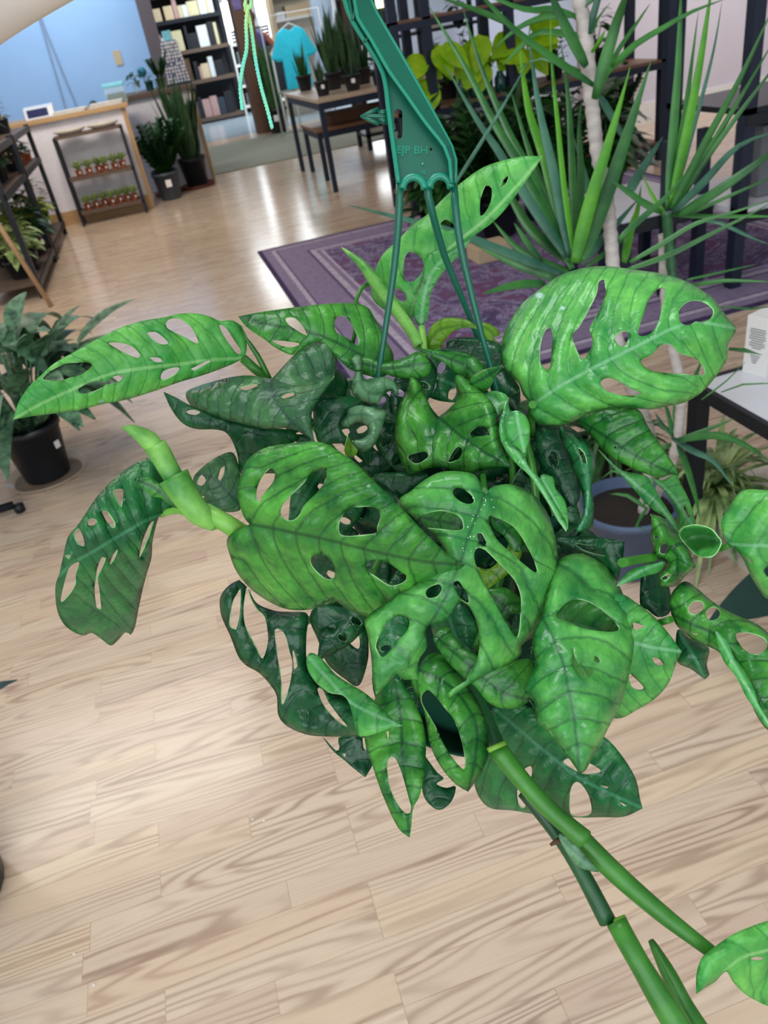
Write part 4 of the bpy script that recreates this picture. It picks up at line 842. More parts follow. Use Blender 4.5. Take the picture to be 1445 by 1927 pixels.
potted('potted_grass', 'dark grassy plant in a black pot behind the slate blue pot', 'plant', 1.13, 1.95, 0, .10, .16, 'spider', .30, 'bush', 'blackpot', 141, 90)
potted('potted_plant', 'dark leafy plant in a black pot left of the dracaena pot', 'plant', .80, 1.98, 0, .11, .18, 'bush', .30, 'zz', 'blackpot', 142, 60)
# crumbs on the floor
for x, y, lb in ((140, 1796, 'white crumb on the floor at the lower left, upper of two'), (177, 1855, 'white crumb on the floor at the lower left, lower of two'), (476, 1543, 'left of two pale crumbs on the floor below the vine'), (497, 1546, 'right of two pale crumbs on the floor below the vine')):
    p = G(x, y); bm = bmesh.new(); bmesh.ops.create_icosphere(bm, subdivisions=1, radius=.0024); o = build('crumb', bm, M['paper']); o.location = (p.x, p.y, .002); tag(o, lb, 'crumb', 'white crumbs on the floor')
# ================================================================== the hanging plant
CROPS = {'A': (0, 540, 1.9527), 'B': (420, 640, 2.2578), 'C': (900, 480, 2.6514), 'D': (400, 1060, 2.4083), 'E': (840, 1000, 2.3884),
         'F': (860, 1380, 2.4701), 'G': (1060, 500, 2.4078), 'H': (600, 0, 2.5348), 'I': (480, 380, 2.7788), 'L': (0, 900, 3.1413),
         'N': (1100, 680, 3.4406), 'P': (0, 0, 1.0)}
def pp(s, crop):
    """'x,y x,y* ...' in the units of one close-up -> list of (x, y, corner) in photo units"""
    ox, oy, k = CROPS[crop]; out = []
    for t in s.split():
        c = t.endswith('*'); x, y = t.rstrip('*').split(',')
        out.append((ox + float(x) / k, oy + float(y) / k, c))
    return out
def closed(pts, step=7.0):
    n = len(pts); V = [Vector((p[0], p[1])) for p in pts]; out = []
    for i in range(n):
        p1, p2 = V[i], V[(i + 1) % n]
        p0 = p1 if pts[i][2] else V[i - 1]; p3 = p2 if pts[(i + 1) % n][2] else V[(i + 2) % n]
        k = max(1, int(round((p2 - p1).length / step)))
        for j in range(k):
            t = j / k; t2 = t * t; t3 = t2 * t
            out.append(0.5 * ((2 * p1) + (p2 - p0) * t + (2 * p0 - 5 * p1 + 4 * p2 - p3) * t2 + (3 * p1 - p0 - 3 * p2 + p3) * t3))
    return np.array([(v.x, v.y) for v in out])
def inside(poly, pts):
    x, y = pts[:, 0], pts[:, 1]; r = np.zeros(len(pts), bool); n = len(poly); j = n - 1
    for i in range(n):
        xi, yi = poly[i]; xj, yj = poly[j]
        c = ((yi > y) != (yj > y)); 
        if abs(yj - yi) > 1e-9: r ^= c & (x < (xj - xi) * (y - yi) / (yj - yi) + xi)
        j = i
    return r
def segdist(poly, pts, close=True):
    n = len(poly); best = np.full(len(pts), 1e9); rng = range(n if close else n - 1)
    for i in rng:
        a = poly[i]; b = poly[(i + 1) % n]; ab = b - a; L = max(1e-9, ab @ ab)
        t = np.clip(((pts - a) @ ab) / L, 0, 1); d = np.hypot(*(pts - a - t[:, None] * ab).T); best = np.minimum(best, d)
    return best
def leafmesh(outline, holes, mid, d0, d1, bow=0.0, cross=0.0, fold=0.0, curl=0.0, S=34.0, A=0.0022, kv=0.6, grid=9.0, seed=0, nz=0.004, ext=None):
    """leaf with its traced outline and holes, given a real distance, tilt, midrib fold, quilting and edge curl"""
    O = closed(outline, 6.5); H = [closed(h, 5.5) for h in holes]
    M_ = np.array([(v.x, v.y) for v in cr([Vector((p[0], p[1])) for p in mid], 8.0)])
    lo, hi = O.min(0), O.max(0)
    gx = np.arange(lo[0], hi[0], grid); gy = np.arange(lo[1], hi[1], grid * 0.866); pts = []
    for r, y in enumerate(gy):
        for x in gx: pts.append((x + (r % 2) * grid / 2, y))
    pts = np.array(pts); k = inside(O, pts) & (segdist(O, pts) > 3.2) & (segdist(M_, pts, False) > 3.5)
    for h in H: k &= ~inside(h, pts) & (segdist(h, pts) > 3.2)
    pts = pts[k]
    km = inside(O, M_) & (segdist(O, M_) > 2.0)
    for h in H: km &= ~inside(h, M_) & (segdist(h, M_) > 2.0)
    allp = [O] + H + [M_[km], pts]; edges = []; off = 0
    for q in [O] + H:
        n = len(q); edges += [(off + i, off + (i + 1) % n) for i in range(n)]; off += n
    ap = np.concatenate([a for a in allp if len(a)])
    vs, _, fs, *_r = delaunay_2d_cdt([Vector(p) for p in ap], edges, [], 0, 1e-4)
    vs = np.array([(v.x, v.y) for v in vs]); fs = np.array([f for f in fs if len(f) == 3])
    cen = vs[fs].mean(1); k = inside(O, cen)
    for h in H: k &= ~inside(h, cen)
    fs = fs[k]
    # midrib coordinates
    n = len(M_); L = np.r_[0, np.cumsum(np.hypot(*np.diff(M_, axis=0).T))]
    best = np.full(len(vs), 1e9); u = np.zeros(len(vs)); v = np.zeros(len(vs))
    for i in range(n - 1):
        a, b = M_[i], M_[i + 1]; ab = b - a; l2 = max(1e-9, ab @ ab)
        tt = ((vs - a) @ ab) / l2; t = np.clip(tt, 0, 1); dv = vs - a - t[:, None] * ab; d = np.hypot(dv[:, 0], dv[:, 1])
        sg = np.sign(ab[0] * (vs[:, 1] - a[1]) - ab[1] * (vs[:, 0] - a[0])); m = d < best - 1e-6
        best[m] = d[m]; u[m] = (L[i] + t[m] * (L[i + 1] - L[i])); v[m] = (sg * d)[m]
    Lt = L[-1]; un = u / Lt; vn = v / 100.0
    de = segdist(O, vs)
    q = (u - kv * np.abs(v) * (0.5 + 0.8 * np.abs(vn))) / S + 50.0
    dep = d0 + (d1 - d0) * un - bow * 4 * un * (1 - un) + cross * vn + fold * np.abs(vn) ** 1.3
    blg = np.abs(np.sin(pi * q)) ** 0.8 * np.clip(np.abs(vn) / 0.22, 0, 1) * np.clip(de / 14, 0, 1)
    dep -= A * 1.5 * blg
    if curl: dep += curl * np.clip(1 - de / 26.0, 0, 1) ** 2
    verts = []
    for i in range(len(vs)):
        x, y = vs[i]
        w = noise.noise(Vector((x / 55.0, y / 55.0, seed * 3.7))) * nz + noise.noise(Vector((x / 18.0, y / 18.0, seed * 1.3 + 9))) * nz * 0.28
        verts.append(P(x, y, dep[i] + w))
    me = bpy.data.meshes.new('leaf')
    me.from_pydata([tuple(p) for p in verts], [], [tuple(int(a) for a in f) for f in fs])
    me.update()
    nrm = sum((p.normal.dot(CC - Vector(p.center)) for p in me.polygons))
    if nrm < 0: me.flip_normals()
    uvl = me.uv_layers.new(name='UVMap')
    li = np.zeros(len(me.loops), dtype=np.int32); me.loops.foreach_get('vertex_index', li)
    uvl.data.foreach_set('uv', np.stack([q[li], vn[li]], 1).astype(np.float32).ravel())
    me.polygons.foreach_set('use_smooth', [True] * len(me.polygons))
    return me
PLANT = thing('hanging_plant', 'swiss cheese vine with holed green leaves hanging from a green plastic hanger', 'plant', tuple(P(866, 900, 0.62)))
PINV = Matrix.Translation(-PLANT.location)
def adopt(o):
    o.parent = PLANT; o.matrix_parent_inverse = PINV; return o
def leaf(mat, crop, outline, holes='', mid=None, label=None, name='leaf', thick=0.0007, **kw):
    hs = [pp(h, crop) for h in holes.split('|') if h.strip()]
    me = leafmesh(pp(outline, crop), hs, pp(mid, crop), **kw); me.name = name
    me.materials.append(LM[mat]); me.materials.append(RIM)
    o = link(name, me); adopt(o)
    s = o.modifiers.new('thickness', 'SOLIDIFY'); s.thickness = thick; s.offset = -1; s.material_offset_rim = 1
    if label: o['label'] = label
    return o

# --- big front leaf
leaf('mid', 'B', '112,782* 82,740 62,640 90,530 160,465 270,440 400,432 480,465 560,520 640,600 700,655 760,715 830,790 900,860 960,915 1028,955* 985,988 900,1030 850,1080 780,1140 700,1170 620,1178 540,1150 470,1105 435,1120 370,1145 280,1145 200,1115 120,1060 60,990 30,920 15,850 50,812',
     '140,650 160,590 195,545 218,558 213,600 175,650 150,692|248,752 250,705 300,645 345,600 385,562 430,552 438,590 400,645 345,700 325,745 290,770|490,800 495,765 530,722 590,705 650,715 667,752 655,800 640,825 530,835 495,825|370,930 395,910 440,920 472,965 470,1010 440,1018 400,990 375,960|610,950 640,932 690,940 735,970 780,1005 765,1032 710,1045 650,1010 615,982',
     '112,782 250,808 450,850 650,900 850,940 1028,955', d0=0.455, d1=0.445, bow=0.012, cross=0.030, fold=0.012, curl=0.004, S=44, A=0.0036, seed=1)
# --- big split leaf in the middle
leaf('split', 'P', '752,948 774,923 805,899 836,887 885,890 903,906 912,926 929,915 965,912 1005,932 1031,968 1047,1021 1049,1074 1031,1132 1010,1180 981,1216* 975,1238 919,1268 877,1292 848,1314* 843,1304 877,1280 898,1238 902,1197 890,1155 868,1132 840,1168 803,1180 803,1218 788,1243 786,1280* 759,1279* 747,1268 728,1288 707,1308* 701,1276 698,1234 691,1193 689,1162 740,1125 800,1082 840,1050 815,1005',
     '920,972 943,977 968,992 991,1025 1010,1066 1009,1077 991,1066 952,1032 930,1007|968,1090 980,1118 981,1150 974,1200 951,1170 926,1126 908,1090 894,1058 893,1040 900,1030 915,1035 940,1060|852,921 868,919 889,932 892,946 876,948 856,935|784,978 801,966 832,960 863,970 872,985 867,998 820,996 792,990|800,1116 810,1103 827,1099 832,1109 823,1123 806,1126|707,1222 709,1205 730,1170 753,1159 769,1166 767,1185 749,1206 737,1222 720,1237|854,1096 863,1094 881,1120 881,1136 868,1128 857,1110|898,1005 907,1003 916,1021 914,1028 903,1024',
     '912,926 898,968 880,1012 868,1054 852,1090 835,1130 800,1190', d0=0.475, d1=0.455, bow=0.012, cross=-0.012, fold=0.016, curl=0.004, S=46, A=0.003, kv=0.2, seed=2)
# --- big leaf, upper right
leaf('light', 'C', '272,745* 225,700 200,640 140,580 112,510 120,420 150,340 220,240 320,160 420,95 540,62 650,55 760,70 900,90 1010,120 1100,165 1180,225 1250,320 1287,365 1275,400 1245,450 1240,520 1190,600 1120,680 1030,735 940,755 870,770 780,765 690,760 600,775 530,800 470,830 400,850 310,845 265,810 256,770',
     '600,132 628,122 634,190 600,280 558,360 570,440 545,490 520,520 482,460 470,400 510,340 560,250 588,190|308,530 305,470 320,400 350,355 370,390 365,470 360,550 345,572 322,556|800,360 828,290 850,220 890,172 925,160 930,200 915,270 900,330 860,390 812,405 795,388|1000,280 1030,240 1080,225 1140,240 1175,275 1165,310 1120,335 1085,330 1050,350 1010,335|677,412 700,385 738,378 748,410 730,455 702,450|810,530 860,500 910,450 960,445 1000,485 1070,510 1120,550 1130,595 1070,600 960,590 860,575|610,632 650,612 710,635 760,665 815,690 770,702 690,695 630,670',
     '272,745 400,660 560,570 720,490 860,420 960,370 1090,335 1280,365', d0=0.515, d1=0.50, bow=0.02, cross=-0.010, fold=0.022, curl=0.006, S=42, A=0.0034, seed=3, kv=0.55)
# --- long pale leaf reaching left
leaf('fresh', 'A', '895,262* 905,240 905,190 885,142 850,122 810,125 770,108 720,97 660,98 600,112 520,125 440,150 360,190 280,235 200,280 150,325 110,362 70,420 48,488* 120,475 200,465 300,450 380,430 460,415 560,385 660,350 760,320 850,285',
     '612,148 617,120 660,115 700,145 720,178 727,208 690,192 648,170|540,168 570,165 600,185 618,208 588,210 558,193|400,206 450,205 490,222 515,250 510,262 470,250 422,222|155,338 200,298 262,278 335,280 330,300 290,325 210,345|806,138 830,150 860,195 886,235 872,246 832,195 812,160|550,258 590,262 597,275 568,276|590,335 600,310 640,296 660,300 640,325 605,342|700,303 735,284 770,268 774,274 740,294 712,308|388,350 420,328 450,325 445,342 402,360|285,376 330,352 385,345 380,368 330,390 296,390',
     '895,262 780,268 650,285 500,302 390,325 280,370 150,430 48,488', d0=0.55, d1=0.50, bow=0.015, cross=-0.020, fold=0.014, S=30, A=0.0024, seed=4)
# --- leaf at left hanging down
leaf('blue', 'P', '332,968* 312,908 300,877 279,862 255,872 230,888 205,910 180,938 155,975 145,990 128,1010 118,1050 112,1078 104,1105 108,1150 125,1180 155,1196 172,1191 190,1202 208,1215 222,1205 236,1190 246,1195* 254,1180 262,1140 272,1095 285,1050 287,1020 298,975 310,965',
     '213,923 230,920 232,930 228,955 220,940|192,962 203,963 217,985 213,994 200,980|164,980 175,975 183,982 175,989 166,988|140,1002 148,994 156,1010 159,1028 148,1025 140,1012|122,1045 133,1045 130,1052|114,1132 124,1085 133,1065 149,1058 143,1080 142,1100 130,1120|180,1090 183,1070 192,1048 199,1050 192,1070 184,1087 187,1110 190,1147 182,1145 178,1110|206,1063 214,1042 222,1034 214,1055|262,1050 268,1020 280,990 289,980 282,1005 270,1035',
     '332,966 285,975 230,1005 180,1035 140,1058 110,1085', d0=0.52, d1=0.50, bow=0.02, cross=-0.028, fold=0.03, S=26, A=0.004, seed=5, kv=-0.1)
# --- upper-left dull leaf in two halves
leaf('greyed', 'A', '995,338* 1010,325 1060,270 1120,215 1200,185 1230,210 1238,280 1220,340 1180,400 1150,450 1145,500 1157,578* 1120,545 1060,520 970,520 880,500 800,480 720,450 690,420 685,385 740,360 830,335 900,325 960,330',
     '880,368 940,356 950,362 902,380|1030,405 1050,392 1082,388 1080,398 1042,410', '995,338 1005,400 1040,460 1100,520 1157,578', d0=0.53, d1=0.49, bow=0.006, cross=0.0, fold=0.010, curl=0.004, S=30, A=0.003, seed=6)
# --- dark leaf below it
leaf('dark', 'A', '600,385* 650,408 690,430 760,460 850,490 960,515 1060,525 1098,560 1000,600 930,640 900,690 880,680 870,610 840,545 800,525 720,522 670,500 630,450',
     '683,458 710,450 736,460 720,470 697,468', '600,385 700,450 800,490 900,560 905,680', d0=0.53, d1=0.56, bow=0.01, fold=0.012, S=34, A=0.0022, seed=7)
# --- light leaf, top middle left
leaf('mid', 'A', '875,108* 960,92 1080,75 1200,62 1300,60 1350,75 1380,120 1420,200 1447,260 1410,330 1300,310 1240,262 1180,200 1100,232 1070,250 1010,222 975,195 910,150',
     '1048,115 1080,112 1110,140 1128,178 1095,162 1060,138|1228,140 1240,108 1270,110 1300,150 1320,200 1308,215 1280,190 1240,170|1000,196 1040,198 1100,208 1072,222 1020,212',
     '1430,310 1300,235 1150,170 1000,140 875,108', d0=0.56, d1=0.54, bow=0.01, cross=0.01, fold=0.012, S=28, A=0.002, seed=8)
# --- leaf standing up behind the hanger
leaf('fresh', 'H', '1068,745* 1020,820 960,900 900,985 830,1060 760,1110 700,1150 640,1190 560,1215 510,1260 500,1300 490,1340 470,1400 470,1460 455,1500 420,1525 370,1510 300,1470 260,1430 248,1370 265,1300 300,1220 360,1160 400,1120 450,1070 520,1020 600,940 680,870 780,800 880,765 980,745',
     '768,990 775,930 795,885 825,897 820,960 795,1010 772,1030|868,892 880,858 905,838 897,870|578,1065 610,1045 640,1070 650,1090 605,1100|402,1290 410,1225 440,1200 488,1230 500,1270 485,1310 445,1345 410,1332|350,1385 380,1378 415,1408 410,1440 375,1430',
     '440,1500 470,1400 540,1270 640,1170 800,1040 950,880 1068,745', d0=0.60, d1=0.56, bow=0.008, cross=0.0, fold=0.008, S=40, A=0.0022, seed=9)
leaf('light', 'H', '510,1232 560,1195 680,1155 722,1138 690,1195 640,1245 590,1300 540,1380 527,1420 525,1480 510,1530 485,1557 458,1530 455,1480 470,1410 500,1330', '',
     '485,1557 505,1400 560,1270 722,1140', d0=0.585, d1=0.575, fold=-0.01, S=40, A=0.001, seed=10)
# --- ruffled leaf, middle
leaf('mid', 'B', '915,325* 880,280 850,210 820,168 795,160 785,200 765,235 740,300 728,400 742,480 770,545 800,570 870,545 920,540 985,555 1060,562 1150,545 1228,540* 1200,490 1180,430 1172,370 1160,300 1120,240 1060,190 1010,150 985,155 990,200 1000,240 960,290',
     '785,490 860,472 870,500 830,525 800,520|1045,402 1080,367 1120,375 1132,402 1090,408|955,520 975,470 1000,450 1015,470 1000,505', '915,325 1000,400 1100,470 1228,540', d0=0.545, d1=0.49, bow=0.004, cross=0.01, fold=-0.016, curl=0.012, S=34, A=0.003, seed=11, nz=0.009)
# --- pale curled leaves
leaf('sage', 'B', '545,80 575,62 595,90 590,130 600,165 640,160 700,158 738,190 745,235 715,215 690,225 672,245 655,280 600,262 560,240 545,220 548,180 560,130', '', '600,100 590,190 640,230 730,205', d0=0.53, d1=0.50, fold=-0.03, curl=0.012, S=30, A=0.003, seed=12, nz=0.012, name='curled_leaf')
leaf('sage', 'B', '500,355 525,300 570,278 630,285 690,300 682,350 665,400 640,450 600,475 565,455 548,430 590,420 622,390 610,362 570,350 530,372', '', '520,320 620,320 650,380 600,450', d0=0.52, d1=0.49, fold=-0.03, curl=0.012, S=30, A=0.003, seed=13, nz=0.012, name='curled_leaf')
# --- top middle small leaves
leaf('mid', 'B', '540,75 620,68 680,95 760,78 830,50 880,100 870,150 800,165 720,155 670,135 640,160 590,128 555,100', '', '545,80 680,120 850,100', d0=0.55, d1=0.54, fold=0.02, S=40, A=0.002, seed=14)
leaf('mid', 'B', '800,32* 880,40 980,55 1060,75 1110,115 1060,165 1000,150 930,90 860,60', '', '800,34 950,75 1090,130', d0=0.54, d1=0.55, fold=0.02, S=40, A=0.002, seed=15)
leaf('dark', 'B', '890,45 960,30 1050,10 1130,0 1180,60 1190,110 1120,120 1060,80 980,55', '', '900,40 1040,50 1180,90', d0=0.57, d1=0.57, fold=0.02, S=40, A=0.002, seed=16)
leaf('mid', 'B', '1045,172 1085,135 1130,118 1186,108* 1160,150 1130,205 1095,222 1060,205', '', '1050,190 1110,160 1186,108', d0=0.53, d1=0.51, fold=0.02, S=40, A=0.001, seed=17)
leaf('dark', 'B', '1130,150 1190,120 1240,170 1262,220 1250,300 1205,290 1160,230', '', '1140,150 1200,210 1250,300', d0=0.56, d1=0.56, fold=0.02, S=40, A=0.002, seed=18)
leaf('yellow', 'H', '508,1645 530,1570 560,1535 605,1515 690,1520 745,1548 770,1572 710,1562 650,1575 610,1610 588,1650 580,1675 535,1672', '', '515,1650 580,1570 750,1550', d0=0.575, d1=0.56, fold=0.015, S=40, A=0.001, seed=19, label='yellowish leaf')
leaf('yellow', 'H', '760,1545 800,1540 850,1570 862,1600 830,1610 870,1650 830,1660 790,1610', '', '765,1550 820,1580 860,1655', d0=0.58, d1=0.57, fold=0.01, S=40, A=0.001, seed=20, label='yellowish leaf')
leaf('dark', 'H', '620,1620 740,1610 860,1640 880,1700 860,1760 800,1790 700,1740 620,1690', '', '630,1640 760,1690 870,1750', d0=0.575, d1=0.56, fold=0.01, S=40, A=0.002, seed=21)
leaf('mid', 'H', '570,1690 640,1675 740,1700 790,1770 800,1830 760,1850 700,1790 640,1750', '', '575,1692 690,1740 790,1820', d0=0.56, d1=0.54, fold=0.012, S=40, A=0.002, seed=22)
leaf('light', 'B', '1105,238 1145,215 1200,230 1212,262 1180,300 1155,330 1125,290', '', '1110,240 1160,260 1160,320', d0=0.53, d1=0.52, fold=-0.01, S=40, A=0.001, seed=23)
leaf('light', 'C', '150,705* 128,770 105,840 108,910 135,970 180,1030 260,1105 310,1180 360,1255 400,1320 440,1378* 438,1330 395,1255 350,1180 305,1110 255,1060 238,1010 252,960 258,900 255,850 235,800 190,775 160,775', '', '150,790 150,900 200,1000 300,1140 440,1378', d0=0.50, d1=0.455, fold=0.02, cross=-0.02, S=46, A=0.002, seed=24)
leaf('light', 'C', '140,860 150,800 185,775 232,798 256,850 252,920 232,985 195,960 150,930', '', '190,780 200,850 230,980', d0=0.485, d1=0.48, fold=0.01, S=46, A=0.001, seed=25)
leaf('blue', 'C', '410,850 430,880 480,892 540,930 572,985 582,1060 565,1150 577,1250 570,1350 520,1378 488,1370 522,1290 520,1200 495,1120 465,1060 450,1000 425,950 405,900', '498,960 530,988 543,1045 525,1035 505,1000|470,1120 495,1160 505,1200 480,1180', '415,860 500,940 545,1100 545,1250 500,1375', d0=0.52, d1=0.49, fold=0.02, curl=0.008, S=34, A=0.003, seed=26, nz=0.008)
leaf('light', 'C', '310,1100 370,1108 388,1170 430,1222 447,1300 442,1372 380,1300 335,1200', '', '312,1105 380,1230 442,1370', d0=0.50, d1=0.49, fold=0.01, S=40, A=0.002, seed=27)
# --- leaf under the upper right one, reaching down right
leaf('mid', 'C', '480,812* 560,782 650,762 790,765 850,860 920,960 985,1060 1000,1102* 960,1095 905,1112 830,1090 740,1050 640,990 560,900', '675,952 690,950 690,964 680,968', '480,812 620,895 750,980 880,1050 1000,1102', d0=0.54, d1=0.52, bow=0.012, cross=0.012, fold=0.012, S=34, A=0.0032, seed=28)
leaf('light', 'N', '90,570 150,628 230,700 300,720 380,735 425,765 480,870 540,960 590,1050 602,1112* 560,1060 520,1010 440,960 385,905 320,830 240,740 160,660', '', '90,575 300,770 480,930 600,1110', d0=0.56, d1=0.545, fold=0.012, cross=0.01, S=34, A=0.002, seed=29)
leaf('light', 'N', '428,755 500,770 550,745 592,718 620,790 655,850 690,935 722,1062* 640,1068 592,1100 606,1000 560,900 500,825', '638,930 660,955 685,1005 668,1008 648,975', '430,758 540,840 620,950 700,1065', d0=0.57, d1=0.555, fold=0.01, S=34, A=0.002, seed=30)
# --- curled cluster at right
leaf('light', 'N', '606,1112* 640,1080 680,1066 740,1064 820,1090 862,1140 882,1172 850,1240 800,1266 725,1252 682,1210 640,1165', '', '640,1170 740,1130 850,1150', d0=0.53, d1=0.50, fold=-0.05, curl=-0.02, S=60, A=0.001, seed=31, name='curled_leaf')
leaf('dark', 'N', '640,1110 700,1090 770,1105 800,1150 780,1215 730,1240 690,1200', '', '650,1120 720,1150 770,1230', d0=0.535, d1=0.54, fold=0.0, S=60, A=0.001, seed=32, name='curled_leaf')
leaf('mid', 'N', '428,988* 500,1008 560,1060 615,1120 645,1165 660,1200 690,1262 722,1325* 690,1360 650,1392 600,1452 520,1462 478,1440 488,1360 520,1295 450,1275 440,1200 428,1130 432,1060', '488,1205 515,1182 542,1195 530,1235 505,1250 482,1240|493,1402 530,1378 560,1382 540,1412 505,1420|450,1128 475,1130 470,1150 448,1150',
     '640,1180 560,1200 600,1260 600,1330 600,1450', d0=0.52, d1=0.525, fold=-0.03, curl=0.012, S=26, A=0.005, seed=33, nz=0.014, name='curled_leaf')
leaf('light', 'N', '208,1456* 245,1400 300,1350 400,1318 520,1293 505,1340 470,1370 400,1388 300,1425', '', '208,1456 350,1365 520,1295', d0=0.50, d1=0.525, fold=0.02, S=60, A=0.001, seed=34)
leaf('dark', 'E', '490,32 600,20 700,28 800,45* 792,130 765,238* 720,165 640,112 560,80', '580,55 622,60 700,92 715,110 680,105 615,85', '490,34 640,70 790,60', d0=0.55, d1=0.53, fold=0.02, S=36, A=0.002, seed=35)
leaf('light', 'N', '935,1185* 905,1130 882,1055 900,1000 950,920 1000,850 1060,828 1187,835 1300,860 1400,1000 1400,1300 1310,1540 1187,1540 1130,1480 1070,1380 1030,1290 980,1220', '1160,1352 1187,1330 1225,1345 1225,1395 1187,1398|1062,1280 1090,1290 1085,1310 1070,1305', '935,1185 1050,1190 1200,1195 1400,1205', d0=0.50, d1=0.49, bow=0.01, cross=0.015, fold=0.014, S=56, A=0.0032, seed=36)
leaf('mid', 'E', '1010,372* 1003,300 1040,242 1080,225 1130,258 1200,318 1290,370 1380,408 1445,455 1510,540 1530,720 1500,900 1442,892 1390,820 1340,700 1280,600 1220,540 1180,520 1110,490 1040,430', '1085,342 1110,313 1150,315 1157,345 1125,372 1092,370|1165,362 1200,337 1230,358 1222,390 1182,402|1300,462 1360,455 1430,480 1440,520 1400,555 1350,540 1320,510|1105,460 1130,458 1125,468',
     '1012,372 1110,420 1220,470 1290,560 1380,700 1500,890', d0=0.52, d1=0.48, bow=0.006, cross=0.012, fold=0.022, curl=0.006, S=40, A=0.0036, seed=37, nz=0.008)
leaf('light', 'E', '1212,450 1262,485 1290,560 1340,625 1378,700 1405,780 1450,850 1470,900* 1430,870 1385,800 1345,740 1300,650 1250,590 1222,520', '', '1215,455 1300,610 1385,760 1468,898', d0=0.50, d1=0.465, fold=0.012, S=60, A=0.001, seed=80, label='lighter curled edge of the twisted leaf')
leaf('blue', 'E', '1040,440 1090,478 1150,508 1182,530 1170,600 1182,645 1160,665* 1100,620 1040,590 1030,520', '1000,448 1015,445 1028,460 1025,480 1012,475', '1045,450 1100,540 1160,660', d0=0.54, d1=0.53, fold=0.012, curl=0.008, S=30, A=0.002, seed=38)
leaf('dark', 'E', '880,180 940,130 980,180 1000,240 1010,320 1000,370 950,385 900,350 870,330', '', '940,140 950,260 960,380', d0=0.56, d1=0.55, fold=0.01, S=40, A=0.002, seed=39)
# --- lower right leaves
leaf('split', 'E', '440,340 455,230 480,160 520,118 580,100 640,110 720,160 770,230 812,330 840,430 842,520 822,640 790,760 750,840 700,940 660,1010 625,1075 596,1092* 572,1050 510,970 440,890 402,850 395,770 348,708 395,600 385,480 420,400',
     '492,382 530,330 585,303 650,320 720,370 778,432 755,450 680,447 600,430 540,403|568,520 578,560 610,610 665,630 625,662 600,652 568,600|665,562 685,565 692,590 672,588', '430,388 470,460 520,580 550,720 580,880 597,1090', d0=0.49, d1=0.465, bow=0.012, cross=-0.004, fold=0.02, curl=0.006, S=50, A=0.0036, seed=40, kv=0.35)
leaf('light', 'E', '480,390 560,300 640,280 780,280 850,318 930,380 1000,460 1058,540* 1030,600 1000,680 940,750 860,800 780,840 700,820 600,740 520,560', '835,410 890,425 870,440 842,440|925,570 950,570 976,600 960,606 935,592|820,642 850,662 887,702 870,713 832,700', '480,400 620,430 780,480 920,520 1058,540', d0=0.53, d1=0.52, bow=0.006, cross=0.01, fold=0.014, S=34, A=0.003, seed=41)
leaf('blue', 'E', '210,790 300,765 450,820 600,870 715,928 790,1010 850,1110 870,1200 882,1245* 800,1282 700,1285 590,1286 500,1275 420,1275 300,1255 200,1245 150,1200 125,1130 150,1080 190,950 200,860',
     '345,1075 380,1055 382,1100 362,1108|320,1160 362,1190 350,1245 325,1230|552,1250 556,1170 575,1130 602,1132 640,1190 650,1268 600,1285 565,1278|525,1040 560,1018 640,1040 695,1078 650,1092 600,1086|692,1140 730,1150 722,1157|778,1216 812,1234 798,1236',
     '212,795 350,910 480,1020 600,1110 740,1180 882,1245', d0=0.56, d1=0.53, bow=0.006, cross=0.02, fold=0.012, S=40, A=0.0034, seed=42, kv=0.2)
leaf('fresh', 'F', '1112,1212* 1112,1120 1140,1040 1200,990 1280,935 1360,900 1445,872 1580,850 1640,1000 1600,1200 1520,1290 1445,1268 1350,1220 1285,1160 1250,1108 1200,1155 1150,1185', '1362,1047 1395,1038 1428,1050 1392,1058', '1600,980 1480,1000 1330,1040 1260,1090', d0=0.50, d1=0.48, fold=0.014, cross=-0.01, S=50, A=0.0028, seed=43)
# --- lower left, lacy twisted leaf
leaf('dark', 'D', '120,75* 85,92 50,125 32,168 40,240 80,330 115,420 150,462 210,497 260,550 290,602 298,690 340,740 420,775 500,785 620,785 700,780 740,700 690,640 600,600 560,592 490,560 440,500 425,430 425,330 430,230 350,220 280,214 200,180 160,112',
     '75,272 90,180 112,135 125,115 128,150 122,240 105,302 88,296|140,210 150,130 158,108 175,160 200,205 235,240 248,300 250,362 225,432 190,370 150,290|283,300 325,318 348,395 362,462 345,570 315,640 308,520 290,400|362,395 375,415 384,470 370,482|475,567 500,570 522,622 570,690 612,742 560,712 500,640',
     '130,100 230,230 330,300 400,480 430,640 600,770', d0=0.555, d1=0.51, bow=0.0, cross=0.0, fold=0.012, curl=0.006, S=40, A=0.003, seed=44, nz=0.008)
leaf('light', 'D', '425,425 445,405 480,420 520,460 560,505 620,545 680,580 730,620 780,670 825,715 860,735* 810,745 760,765 700,782 660,780 640,720 620,640 590,598 530,585 480,550 445,510 428,470', '',
     '430,420 520,520 640,640 860,735', d0=0.525, d1=0.49, fold=0.01, cross=-0.014, S=44, A=0.002, seed=45, label='lighter underside of the twisted leaf')
leaf('mid', 'D', '740,600 770,520 830,503 870,560 920,640 952,720 967,830 955,980 935,1060 908,1112 900,1190 892,1243* 845,1205 800,1120 755,1010 725,920 705,850 690,780', '790,935 798,885 825,880 855,945 885,1050 900,1115 880,1135 842,1100 805,1025|787,762 798,760 796,800', '820,510 850,680 860,860 870,1000 892,1240', d0=0.53, d1=0.50, bow=0.0, cross=0.01, fold=0.014, S=42, A=0.003, seed=46, kv=0.3)
